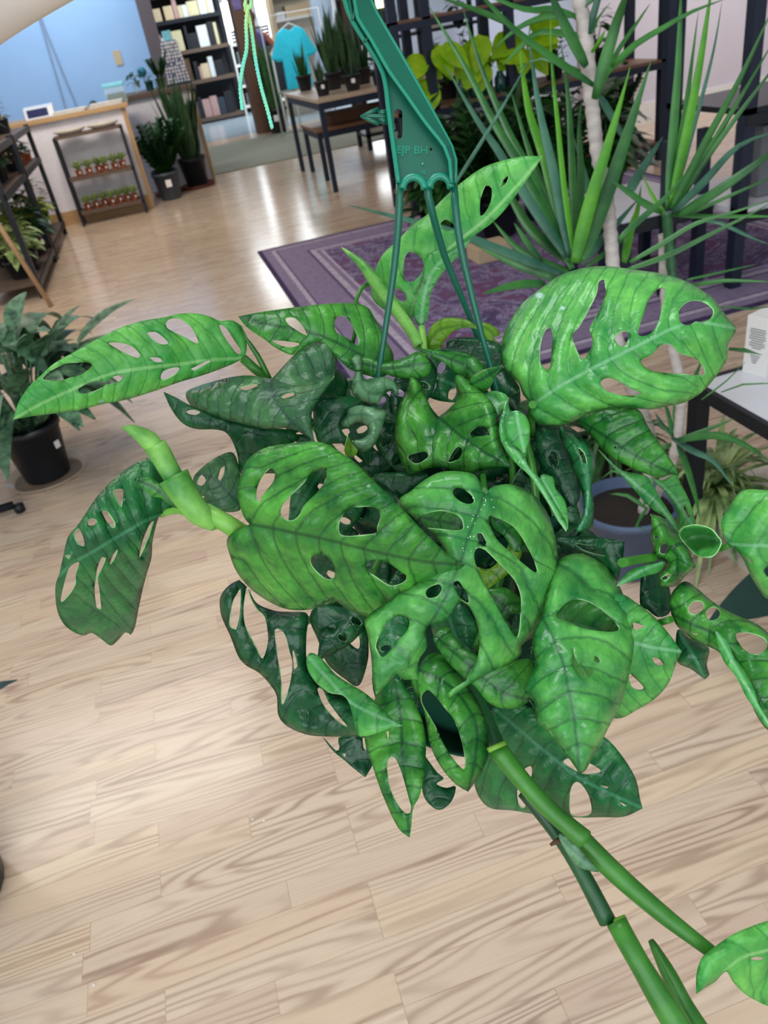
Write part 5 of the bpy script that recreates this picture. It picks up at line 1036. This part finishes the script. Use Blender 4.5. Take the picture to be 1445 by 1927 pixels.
leaf('mid', 'D', '900,540 935,470 975,415 1030,408 1080,450 1140,530 1200,620 1240,720 1252,840 1232,920 1190,990 1158,1036* 1100,1000 1040,932 990,835 968,720 940,620', '945,625 975,575 1040,640 1100,722 1140,850 1144,932 1112,912 1060,842 1008,740', '930,480 1080,560 1190,720 1190,880 1158,1036', d0=0.53, d1=0.505, bow=0.0, cross=-0.02, fold=0.016, curl=0.004, S=46, A=0.003, seed=47)
leaf('dark', 'D', '952,870 985,905 1020,950 1048,975 1015,1000 1060,1018 1102,1012 1082,1080 1030,1118 985,1095 955,1050 945,960', '', '960,880 990,1000 1030,1115', d0=0.55, d1=0.54, fold=0.01, S=40, A=0.002, seed=48)
leaf('dark', 'D', '500,788 560,850 575,830 570,792 640,780 700,788 742,860 722,920 692,970* 640,930 600,895 545,850', '588,862 604,864 600,882|680,790 690,792 695,850 685,840', '640,785 660,860 692,970', d0=0.55, d1=0.545, fold=0.01, S=40, A=0.002, seed=49)
leaf('dark', 'D', '440,250 480,190 600,195 692,245 706,350 702,450 662,555 600,525 520,455 478,350', '590,292 640,280 666,340 660,388 612,350', '480,200 560,330 655,545', d0=0.56, d1=0.57, fold=0.01, S=40, A=0.002, seed=50)
leaf('mid', 'E', '-60,480 0,430 60,500 140,560 250,600 330,575 385,585 392,720 335,790 255,796 190,770 130,700 60,640 0,580', '', '-40,480 100,600 250,720 390,760', d0=0.53, d1=0.51, bow=0.01, fold=0.01, S=40, A=0.002, seed=51)
leaf('mid', 'E', '180,270 270,255 350,325 362,420 300,485 240,402', '270,400 300,370 340,375 345,430 310,440', '190,275 270,350 340,470', d0=0.52, d1=0.52, fold=0.01, S=40, A=0.002, seed=52)
leaf('yellow', 'B', '1060,960 1130,972 1195,905 1235,815 1272,875 1245,960 1165,1028 1112,1060 1072,1015', '', '1240,830 1180,970 1110,1050', d0=0.50, d1=0.50, fold=0.01, S=40, A=0.002, seed=53, label='bright yellow-green leaf')
leaf('mid', 'B', '1130,740 1200,735 1262,800 1275,880 1240,900 1190,830 1150,800', '', '1135,745 1200,800 1265,890', d0=0.505, d1=0.50, fold=0.01, S=40, A=0.002, seed=54)
leaf('mid', 'B', '820,740 900,700 1000,720 1040,780 1000,830 900,820', '', '830,750 930,770 1030,790', d0=0.52, d1=0.52, fold=0.01, S=40, A=0.002, seed=55)
leaf('dark', 'B', '640,575 740,562 870,572 800,640 760,695 700,650', '', '645,580 720,620 850,580', d0=0.55, d1=0.55, fold=0.01, S=40, A=0.002, seed=56)
leaf('dark', 'B', '385,262 450,245 540,240 600,255 560,290 510,330 500,375 530,430 470,440 400,430', '', '400,260 470,340 500,430', d0=0.53, d1=0.53, fold=0.01, S=30, A=0.002, seed=57)
leaf('greyed', 'A', '708,712 740,665 790,628 850,606 872,640 884,700 884,790 882,820 840,828 780,815 735,785', '722,722 740,690 757,710 742,730|800,706 812,665 825,658 822,690 808,712|735,768 752,770 745,782', '880,800 820,740 780,700 730,690', d0=0.56, d1=0.55, fold=0.01, S=26, A=0.002, seed=58)
leaf('dark', 'C', '-140,560 -60,520 30,575 60,560 120,558 170,610 207,670 150,700 100,692 40,622 -40,600', '', '-130,560 40,600 190,690', d0=0.565, d1=0.55, fold=0.02, S=40, A=0.002, seed=59)
leaf('yellow', 'B', '515,468 530,402* 552,448 572,470 555,495 525,492', '', '530,405 540,440 542,490', d0=0.47, d1=0.48, S=60, A=0.0, seed=60, name='leaf_bud')
leaf('dark', 'C', '290,880 330,850 400,870 440,980 480,1080 500,1200 480,1260 420,1210 390,1110 330,1090 290,990', '350,1000 380,980 400,1040 380,1060', '330,870 400,1020 470,1220', d0=0.545, d1=0.54, fold=0.02, S=30, A=0.003, seed=61)

# leaves filling the inside around the pot, their dark colour standing for inner shade
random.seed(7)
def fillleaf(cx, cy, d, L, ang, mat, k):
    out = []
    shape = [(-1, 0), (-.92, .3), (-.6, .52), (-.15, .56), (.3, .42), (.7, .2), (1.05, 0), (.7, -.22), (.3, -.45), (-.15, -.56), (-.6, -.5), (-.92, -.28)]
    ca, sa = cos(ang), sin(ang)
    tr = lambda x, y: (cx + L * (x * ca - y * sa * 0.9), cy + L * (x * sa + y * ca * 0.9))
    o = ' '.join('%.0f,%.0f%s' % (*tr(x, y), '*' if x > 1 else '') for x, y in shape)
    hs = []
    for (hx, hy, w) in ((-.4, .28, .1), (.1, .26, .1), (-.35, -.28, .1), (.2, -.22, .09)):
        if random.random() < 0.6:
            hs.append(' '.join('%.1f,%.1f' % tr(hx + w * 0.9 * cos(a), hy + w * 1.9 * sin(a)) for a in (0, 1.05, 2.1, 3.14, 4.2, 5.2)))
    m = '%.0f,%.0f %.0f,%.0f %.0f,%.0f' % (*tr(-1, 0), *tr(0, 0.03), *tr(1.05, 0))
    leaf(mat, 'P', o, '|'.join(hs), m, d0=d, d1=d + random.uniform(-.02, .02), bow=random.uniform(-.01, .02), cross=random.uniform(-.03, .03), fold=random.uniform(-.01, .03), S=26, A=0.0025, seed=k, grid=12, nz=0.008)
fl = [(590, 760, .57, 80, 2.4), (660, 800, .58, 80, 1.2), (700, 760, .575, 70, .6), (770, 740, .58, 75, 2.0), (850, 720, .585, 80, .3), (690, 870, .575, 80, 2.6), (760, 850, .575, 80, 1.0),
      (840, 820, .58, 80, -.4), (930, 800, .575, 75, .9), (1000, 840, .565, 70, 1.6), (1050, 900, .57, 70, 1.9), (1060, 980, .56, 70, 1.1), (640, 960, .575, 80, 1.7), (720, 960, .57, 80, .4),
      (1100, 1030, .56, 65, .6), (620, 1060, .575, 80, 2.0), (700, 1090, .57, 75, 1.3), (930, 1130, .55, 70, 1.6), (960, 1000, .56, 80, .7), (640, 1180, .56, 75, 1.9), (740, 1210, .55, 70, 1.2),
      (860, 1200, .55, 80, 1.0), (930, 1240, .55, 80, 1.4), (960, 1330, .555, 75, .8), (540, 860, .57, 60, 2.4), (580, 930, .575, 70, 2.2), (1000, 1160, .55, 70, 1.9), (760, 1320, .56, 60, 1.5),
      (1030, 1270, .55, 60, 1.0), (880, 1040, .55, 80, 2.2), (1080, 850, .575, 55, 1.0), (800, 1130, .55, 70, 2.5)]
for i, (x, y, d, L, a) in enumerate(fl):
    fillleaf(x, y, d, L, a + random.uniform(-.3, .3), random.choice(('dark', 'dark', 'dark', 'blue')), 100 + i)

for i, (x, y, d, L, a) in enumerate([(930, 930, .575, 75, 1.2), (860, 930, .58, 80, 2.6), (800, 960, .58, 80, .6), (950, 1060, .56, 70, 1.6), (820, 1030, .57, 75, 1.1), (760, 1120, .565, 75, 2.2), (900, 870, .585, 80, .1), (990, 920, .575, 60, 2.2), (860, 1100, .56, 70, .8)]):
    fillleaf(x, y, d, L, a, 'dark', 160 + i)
# stems and leaf stalks
def stemtube(name, pts, rad, mat, seg=12, crop='P', label=None):
    ox, oy, k = CROPS[crop]
    V = [P(ox + x / k, oy + y / k, d) for x, y, d in pts]
    V2 = cr(V, 0.006); n = len(V2)
    R = [np.interp(i / max(1, n - 1), np.linspace(0, 1, len(rad)), rad) for i in range(n)] if hasattr(rad, '__len__') else rad
    bm = bmesh.new(); tube(bm, V2, R, seg); o = adopt(build(name, bm, mat))
    if label: o['label'] = label
    return o
px = lambda r, d: r * d / FPX
stemtube('stem', [(870, 1235, .56), (905, 1330, .545), (938, 1408, .53)], [px(13, .55), px(15, .53)], M['stemdark'])
stemtube('stem', [(934, 1406, .515), (975, 1460, .51), (1030, 1520, .505), (1100, 1580, .50)], [px(19, .51), px(17, .51), px(17, .5), px(19, .5)], M['stem'])
stemtube('stem', [(985, 1490, .535), (1030, 1545, .53), (1060, 1585, .525), (1085, 1625, .52), (1110, 1670, .515), (1143, 1734, .51)], [px(13, .53), px(14, .53), px(15, .52), px(17, .51)], M['stemdark'])
stemtube('stem', [(1160, 1735, .505), (1190, 1790, .495), (1225, 1850, .49), (1262, 1910, .485), (1310, 1990, .48)], [px(20, .505), px(20, .49), px(25, .49), px(27, .48)], M['stem'])
stemtube('stem_ring', [(1143, 1741, .508), (1178, 1728, .505)], [px(7, .5), px(7, .5)], M['stemedge'])
stemtube('stem', [(1225, 1770, .52), (1262, 1840, .515), (1290, 1895, .51), (1330, 1960, .50)], [px(6, .5), px(15, .5), px(17, .5), px(20, .5)], M['stem'])
stemtube('leaf_stalk', [(1090, 1575, .515), (1160, 1645, .51), (1240, 1715, .505), (1300, 1762, .50), (1345, 1796, .495)], [px(19, .51), px(19, .51), px(17, .5), px(12, .5)], M['stem'])
stemtube('stem_ring', [(918, 1412, .505), (950, 1398, .508)], [px(5, .5), px(5, .5)], M['stemedge'])
stemtube('aerial_root', [(1062, 1578, .515), (1050, 1582, .512), (1036, 1590, .51)], [px(7, .5), px(6, .5), px(3, .5)], M['nub'], label='brown root nub')
leaf('sage', 'F', '470,478 500,470 540,500 590,560 640,620 660,645 620,640 560,620 520,570', '', '480,480 560,560 655,642', d0=0.503, d1=0.503, fold=0.02, S=60, A=0, seed=70, name='leaf_sheath', label='thin papery sheath')
stemtube('leaf_stalk', [(893, 262, .55), (935, 300, .552), (985, 350, .56), (1040, 470, .58)], px(9, .55), M['stem'], crop='A')
stemtube('leaf_stalk', [(885, 140, .54), (905, 190, .545), (945, 250, .55), (990, 338, .555)], [px(1, .5), px(5, .5), px(6, .5), px(6, .5)], M['stem'], crop='A')
stemtube('leaf_stalk', [(755, 825, .48), (830, 868, .475), (900, 910, .49), (980, 940, .54)], [px(17, .48), px(18, .48), px(16, .48), px(12, .5)], M['stembright'], crop='A')
stemtube('leaf_stalk', [(590, 835, .515), (650, 820, .51), (720, 845, .50), (800, 880, .50)], px(7, .5), M['stembright'], crop='A')
stemtube('leaf_stalk', [(1110, 645, .475), (1105, 590, .50), (1100, 540, .54)], px(6, .5), M['stem'], crop='B')
stemtube('leaf_stalk', [(272, 745, .515), (262, 800, .54), (270, 900, .56)], px(8, .5), M['stem'], crop='C')
stemtube('leaf_stalk', [(490, 1560, .575), (500, 1640, .57), (505, 1700, .57)], px(7, .55), M['stembright'], crop='H')
stemtube('leaf_stalk', [(160, 1640, .58), (175, 1560, .58), (165, 1480, .59), (200, 1380, .59), (245, 1350, .60)], [px(4, .58)] * 5, M['stem'], crop='H')
stemtube('leaf_stalk', [(240, 1305, .50), (340, 1285, .515), (450, 1270, .525)], px(9, .5), M['stem'], crop='N')
stemtube('leaf_stalk', [(940, 1185, .50), (880, 1215, .51), (800, 1235, .54)], px(6, .5), M['stem'], crop='N')
stemtube('leaf_stalk', [(1010, 395, .52), (960, 410, .53), (900, 430, .55)], px(7, .5), M['stem'], crop='E')
for a in ([(880, 1010, .56), (900, 1120, .55), (905, 1240, .55)], [(560, 1180, .57), (640, 1120, .57), (700, 1000, .58)], [(700, 900, .57), (740, 980, .58), (760, 1080, .58)], [(960, 1000, .55), (965, 900, .56), (950, 820, .57)],
          [(700, 1080, .54), (735, 1010, .55), (790, 920, .56)], [(1010, 960, .53), (1000, 870, .55), (980, 800, .56)], [(895, 1220, .53), (930, 1130, .54), (950, 1050, .55)], [(575, 780, .57), (640, 860, .58), (720, 900, .59)]):
    stemtube('leaf_stalk', a, px(7, .56), M['stem'])
# furled young leaves
def furled(pts, rad, mat, name='furled_leaf', label=None):
    V = cr([P(x, y, d) for x, y, d in pts], 0.004); n = len(V)
    R = [np.interp(i / (n - 1), np.linspace(0, 1, len(rad)), rad) for i in range(n)]
    bm = bmesh.new(); seg = 16; rows = []
    ref = None
    for i, p in enumerate(V):
        t = (V[min(i + 1, n - 1)] - V[max(i - 1, 0)]).normalized()
        ref = t.orthogonal().normalized() if ref is None else (ref - t * ref.dot(t)).normalized()
        b = t.cross(ref); row = []
        for k in range(seg + 5):
            a = 2 * pi * k / seg + i * 0.035; rr = R[i] * (1 + 0.16 * k / seg)
            row.append(bm.verts.new(p + (ref * cos(a) + b * sin(a)) * rr))
        rows.append(row)
    for a, b in zip(rows, rows[1:]):
        for k in range(seg + 4): bm.faces.new((a[k], a[k + 1], b[k + 1], b[k])).smooth = True
    o = adopt(build(name, bm, mat)); s = o.modifiers.new('thickness', 'SOLIDIFY'); s.thickness = 0.0008
    if label: o['label'] = label
    return o
FM = M['roll']
furled([(404, 992, .478), (375, 968, .472), (345, 930, .468), (325, 897, .466)], [px(8, .48), px(21, .47), px(24, .47), px(27, .47)], FM, label='bright green new leaf still rolled up')
furled([(352, 940, .468), (325, 897, .465), (303, 858, .462), (290, 838, .46)], [px(15, .46), px(17, .46), px(18, .46), px(20, .46)], FM)
furled([(308, 866, .462), (290, 840, .459), (268, 820, .455), (246, 808, .45), (229, 803, .448)], [px(11, .46), px(14, .46), px(17, .46), px(13, .45), px(1, .45)], FM)
leaf('mid', 'A', '493,708 510,697 545,697 575,712 610,745 645,790 655,815 630,805 590,775 560,770 530,745', '', '640,800 570,740 495,708', d0=0.475, d1=0.47, fold=0.01, S=40, A=0.001, seed=71)
furled([(790, 652, .57), (765, 610, .575), (735, 570, .58), (705, 530, .585), (680, 497, .59), (643, 466, .60)], [px(9, .57), px(10, .57), px(10, .58), px(11, .58), px(7, .58), px(1, .6)], FM)

# pot, soil, saucer of the hanging plant
ax = P(866, 900, 0.62)
def local_lathe(name, prof, mat, seg=48):
    bm = bmesh.new(); lathe(bm, prof, seg); o = build(name, bm, mat, None, True); o.location = (ax.x, ax.y, 0); 
    bpy.context.view_layer.update(); adopt(o); return o
zr = ax.z
local_lathe('pot', [(0.0, zr - .222), (.076, zr - .222), (.082, zr - .20), (.088, zr - .03), (.089, zr - .012), (.094, zr - .012), (.095, zr), (.091, zr), (.086, zr - .02), (.082, zr - .05)], M['potgreen'])
local_lathe('soil', [(0.0, zr - .046), (.05, zr - .044), (.0835, zr - .048)], M['soil'])
local_lathe('saucer', [(0.0, zr - .226), (.088, zr - .226), (.104, zr - .208), (.1065, zr - .208), (.091, zr - .230), (0.0, zr - .230)], M['potgreen'])

# the green hanger: web plate, ridges, wires
HD = 0.512
hanger_parts = []
def hd(x, y): return HD + (y - 340) * 0.00004
hang = empty('hanger', tuple(P(790, 200, HD))); adopt(hang); hang['label'] = 'green plastic pot hanger'
bpy.context.view_layer.update()
HINV = hang.matrix_world.inverted()
def hsub(o): o.parent = hang; o.matrix_parent_inverse = HINV; return o
def plate(name, outline, holes, dfun, thick, mat):
    O = closed([(x, y, True) for x, y in outline], 14); H = [closed([(x, y, False) for x, y in h], 3) for h in holes]
    edges = []; off = 0
    for q in [O] + H:
        n = len(q); edges += [(off + i, off + (i + 1) % n) for i in range(n)]; off += n
    ap = np.concatenate([O] + H)
    vs, _, fs, *_r = delaunay_2d_cdt([Vector(p) for p in ap], edges, [], 0, 1e-5)
    vs = np.array([(v.x, v.y) for v in vs]); fs = np.array([f for f in fs if len(f) == 3]); cen = vs[fs].mean(1); k = inside(O, cen)
    for h in H: k &= ~inside(h, cen)
    fs = fs[k]
    me = bpy.data.meshes.new(name); me.from_pydata([tuple(P(x, y, dfun(x, y))) for x, y in vs], [], [tuple(int(a) for a in f) for f in fs]); me.update()
    if sum(p.normal.dot(CC - Vector(p.center)) for p in me.polygons) < 0: me.flip_normals()
    me.materials.append(mat); o = link(name, me); s = o.modifiers.new('thickness', 'SOLIDIFY'); s.thickness = thick; s.offset = 0
    return hsub(o)
cen_arch = lambda x0, x1, yb, yt, n=9: [((x0 + x1) / 2 - (x1 - x0) / 2 * cos(pi * i / n), yb - (yb - yt) * sin(pi * i / n)) for i in range(n + 1)]
outl = [(616, -190), (640, -60), (645, 0), (659, 39), (684, 79), (718, 138), (730, 221), (747, 340), (755, 350)] + cen_arch(758, 798, 352, 334) + cen_arch(810, 846, 350, 332) + [(853, 345), (856, 302), (849, 276), (765, 126), (707, 26), (695, 0), (684, -60), (664, -190)]
plate('web', outl, [cen_arch(742, 757, 212, 205, 6) + cen_arch(757, 742, 255, 262, 6), [(811 + 3.5 * cos(a), 281 + 3.5 * sin(a)) for a in np.linspace(0, 2 * pi, 9)[:-1]]], lambda x, y: hd(x, y), 0.0016, M['hanger'])
def hline(name, pts, r, mat, dd=-0.003, seg=8):
    V = cr([P(x, y, hd(x, y) + dd) for x, y in pts], 0.006); bm = bmesh.new(); tube(bm, V, r, seg); return hsub(build(name, bm, mat))
hline('ridge', [(620, -190), (644, -60), (649, 0), (663, 39), (688, 79), (721, 138), (733, 221), (750, 345)], 0.0018, M['hangeredge'])
hline('ridge', [(632, -190), (661, -60), (667, 0), (673, 34), (697, 72), (731, 132), (765, 180), (800, 230), (836, 276), (846, 302), (849, 345)], 0.0013, M['hangeredge'], -0.009)
hline('ridge', [(664, -190), (686, -60), (697, 0), (709, 26), (767, 126), (849, 275), (857, 301), (856, 345)], 0.0014, M['hangeredge'], -0.003)
hline('ridge', [(727, 150), (737, 222), (752, 335)], 0.0007, M['hangeredge'], -0.0015)
# slanting flange between the two right ridges
bm = bmesh.new()
a_ = [(632, -190), (661, -60), (667, 0), (673, 34), (697, 72), (731, 132), (765, 180), (800, 230), (836, 276), (846, 302), (849, 345)]
b_ = [(664, -190), (686, -60), (697, 0), (709, 26), (737, 74), (772, 134), (799, 182), (827, 232), (849, 272), (857, 301), (856, 345)]
va = [bm.verts.new(P(x, y, hd(x, y) - 0.010)) for x, y in a_]; vb = [bm.verts.new(P(x, y, hd(x, y) - 0.004)) for x, y in b_]
vc = [bm.verts.new(P(x, y, hd(x, y) - 0.0005)) for x, y in a_]
for i in range(len(va) - 1):
    bm.faces.new((va[i], va[i + 1], vb[i + 1], vb[i])); bm.faces.new((vc[i], vc[i + 1], va[i + 1], va[i]))
fo = hsub(build('flange', bm, M['hanger'])); s = fo.modifiers.new('thickness', 'SOLIDIFY'); s.thickness = 0.0012
for p, q in (((664, 40), (672, 0)), ((685, 80), (697, 66)), ((664, 40), (648, -60))):
    hline('cross_rib', [p, q], 0.0012, M['hanger'], -0.004)
for x0, x1, yb, yt in ((757, 799, 356, 333), (808, 848, 354, 331)):
    hline('arch', cen_arch(x0, x1, yb, yt), 0.0026, M['hangeredge'], -0.001, 10)
def wire(pts):
    V = cr([P(x, y, d) for x, y, d in pts], 0.01); bm = bmesh.new(); n = len(V)
    tube(bm, V, [0.0027 - 0.0006 * min(1, i / n * 2) for i in range(n)], 12); return hsub(build('wire', bm, M['hanger']))
wire([(752, 342, .513), (752, 370, .514), (749, 430, .52), (741, 510, .525), (728, 600, .535), (712, 705, .548), (700, 790, .56), (688, 868, .575)])
wire([(803, 342, .513), (806, 370, .516), (816, 410, .525), (836, 480, .545), (862, 545, .56), (883, 595, .575), (903, 650, .59), (925, 720, .605), (940, 790, .62), (950, 835, .63)])
wire([(853, 342, .513), (857, 390, .514), (866, 460, .52), (884, 540, .53), (905, 625, .54), (926, 700, .552), (943, 765, .56), (968, 850, .575)])
# small arrow-shaped clip on the left edge
ar = bmesh.new()
for pts, r in (([(735, 221), (716, 219), (700, 219), (678, 219)], .0016), ([(712, 205), (696, 212), (678, 219)], .0016), ([(713, 233), (696, 226), (678, 219)], .0016)):
    tube(ar, [P(x, y, HD - .002) for x, y in pts], [r] * (len(pts) - 1) + [r * 0.4], 6)
for yy in (211, 228): tube(ar, [P(730, yy, HD - .001), P(712, yy - (yy - 219.5) * .3, HD - .001)], .0022, 6)
hsub(build('clip', ar, M['hanger']))
# raised lettering
def text(s, px_, py_, size, mat, ang=0.0):
    cu = bpy.data.curves.new('lettering', 'FONT'); cu.body = s; cu.size = size; cu.extrude = 0.0002; cu.bevel_depth = 0.00008
    o = bpy.data.objects.new('lettering', cu); COL.objects.link(o); cu.materials.append(mat)
    p = P(px_, py_, hd(px_, py_) - 0.0012)
    m = Matrix((CR, CU, -CF)).transposed().to_4x4(); o.matrix_world = Matrix.Translation(p) @ m @ Matrix.Rotation(ang, 4, 'Z')
    bpy.context.view_layer.update(); me = bpy.data.meshes.new_from_object(o); mw = o.matrix_world.copy(); bpy.data.objects.remove(o)
    o = link('lettering', me); o.matrix_world = mw; bpy.context.view_layer.update(); o.parent = hang; o.matrix_parent_inverse = HINV; return o
text('EJP BH', 745, 289, 0.0075, M['hangeredge'], -0.02)
text('IL', 794, 328, 0.0045, M['hangeredge'])
bm = bmesh.new(); tube(bm, [P(795, 308, HD - .001), P(795, 308, HD - .0035)], .0008, 8); hsub(build('moulding_pip', bm, M['hangeredge']))
bm = bmesh.new(); tube(bm, [P(811 + 4.6 * cos(a), 281 + 4.6 * sin(a), HD - .0012) for a in np.linspace(0, 2 * pi, 13)], .0006, 6); hsub(build('eyelet', bm, M['hangeredge']))
# top hook, gripped by the hand above the frame
V = cr([P(*p) for p in ((640, -188, .512), (630, -260, .512), (600, -330, .512), (640, -400, .512), (690, -370, .512), (695, -330, .512))], .006)
bm = bmesh.new(); tube(bm, V, .0042, 10); hsub(build('hook', bm, M['hanger']))

# --- pieces of mint yarn hanging from the hand
def yarn(pts, label):
    V = cr([P(x, y, d) for x, y, d in pts], 0.0007); bm = bmesh.new(); r = 0.00095
    for ph in (0, pi):
        W_ = [p + (CR * cos(i * 0.9 + ph) + CF * sin(i * 0.9 + ph)) * r * 0.5 for i, p in enumerate(V)]
        tube(bm, W_, r, 6)
    o = build('yarn', bm, M['yarn'], smooth=True); return tag(o, label, 'yarn', 'mint yarn ends')
def yarnmat():
    m, nt, b = newmat('mint_yarn'); setc(b, lin(150, 232, 190), 0.9)
    tc = N(nt, 'ShaderNodeTexCoord'); f = noisetex(nt, tc.outputs['Object'], 24, 2)
    nt.links.new(ramp(nt, f, [(0.35, lin(190, 236, 150)), (0.5, lin(130, 232, 190)), (0.65, lin(120, 224, 226))]), b.inputs['Base Color']); return m
M['yarn'] = yarnmat()
yarn([(505, -330, .50), (490, -150, .50), (473, 0, .50), (467, 13, .50), (463, 43, .50), (464, 90, .50), (457, 124, .50), (452, 163, .50), (456, 206, .50)], 'shorter left strand of mint-green yarn, upper left')
yarn([(515, -330, .505), (480, -150, .505), (462, 0, .505), (467, 26, .505), (473, 56, .505), (482, 120, .505), (492, 167, .505), (503, 206, .505), (512, 241, .505)], 'longer right strand of mint-green yarn ending over the black pot')

for x, y, d, r in ((1015, 556, .492, .0028), (1059, 580, .49, .0018), (188, 752, .517, .0032), (196, 746, .517, .0018)):
    bm = bmesh.new(); bmesh.ops.create_uvsphere(bm, u_segments=14, v_segments=8, radius=r, matrix=Matrix.Translation(P(x, y, d)) @ Matrix.Diagonal((1, 1, .7, 1))); adopt(build('water_droplet', bm, M['clear'], None, True))
rs = random.Random(3); bm = bmesh.new()
for k in range(36):
    t = rs.random(); x = 912 - 60 * t + rs.gauss(0, 4 + 10 * rs.random()); y = 930 + 170 * t + rs.gauss(0, 6); bmesh.ops.create_icosphere(bm, subdivisions=1, radius=rs.uniform(.0002, .00045), matrix=Matrix.Translation(P(x, y, .4645 - .012 * 4 * t * (1 - t) * .9)))
o = adopt(build('dust_specks', bm, M['paper'])); o['kind'] = 'stuff'
# --- the arm and hand holding the hanger: one skinned body
def skinned(name, joints, edges, mat, root=0, sub=2):
    me = bpy.data.meshes.new(name); me.from_pydata([tuple(j[0]) for j in joints], edges, []); o = link(name, me)
    o.modifiers.new('skin', 'SKIN')
    for i, j in enumerate(joints):
        sv = me.skin_vertices[0].data[i]; r = j[1] if hasattr(j[1], '__len__') else (j[1], j[1]); sv.radius = r; sv.use_root = (i == root)
    s = o.modifiers.new('sub', 'SUBSURF'); s.levels = sub; s.render_levels = sub; me.materials.append(mat)
    o.modifiers['skin'].use_smooth_shade = True
    return o
J = []; Ed = []
def j(p, r, par=None):
    J.append((Vector(p), r)); 
    if par is not None: Ed.append((par, len(J) - 1))
    return len(J) - 1
sh = j(P(-900, 900, .18), .052); el = j(P(-440, 150, .34), .044, sh); fa = j(P(-80, -72, .40), .040, el); f2 = j(P(180, -185, .42), .035, fa)
wr = j(P(420, -275, .455), .027, f2); pm = j(P(540, -320, .475), .024, wr); pm2 = j(P(600, -335, .485), .022, pm)
for i, (dx, dy, L) in enumerate(((0, -46, 1.0), (12, -18, 1.1), (14, 10, 1.05), (4, 36, .85))):
    k0 = j(P(618 + dx, -338 + dy, .484), .010, pm2); k1 = j(P(650 + dx, -342 + dy, .476 + .002 * i), .0092, k0)
    k2 = j(P(676 * L + 20 * (1 - L) + dx * .5, -330 + dy, .500), .0085, k1); k3 = j(P(656 + dx, -322 + dy, .524), .0078, k2)
t0 = j(P(560, -280, .465), .012, pm); t1 = j(P(600, -262, .462), .0105, t0); t2 = j(P(645, -275, .468), .0095, t1)
armo = skinned('person', J, Ed, M['skin'], 0, 2)
tag(armo, 'bare pale forearm reaching in at the upper left corner to hold the hanger', 'person')
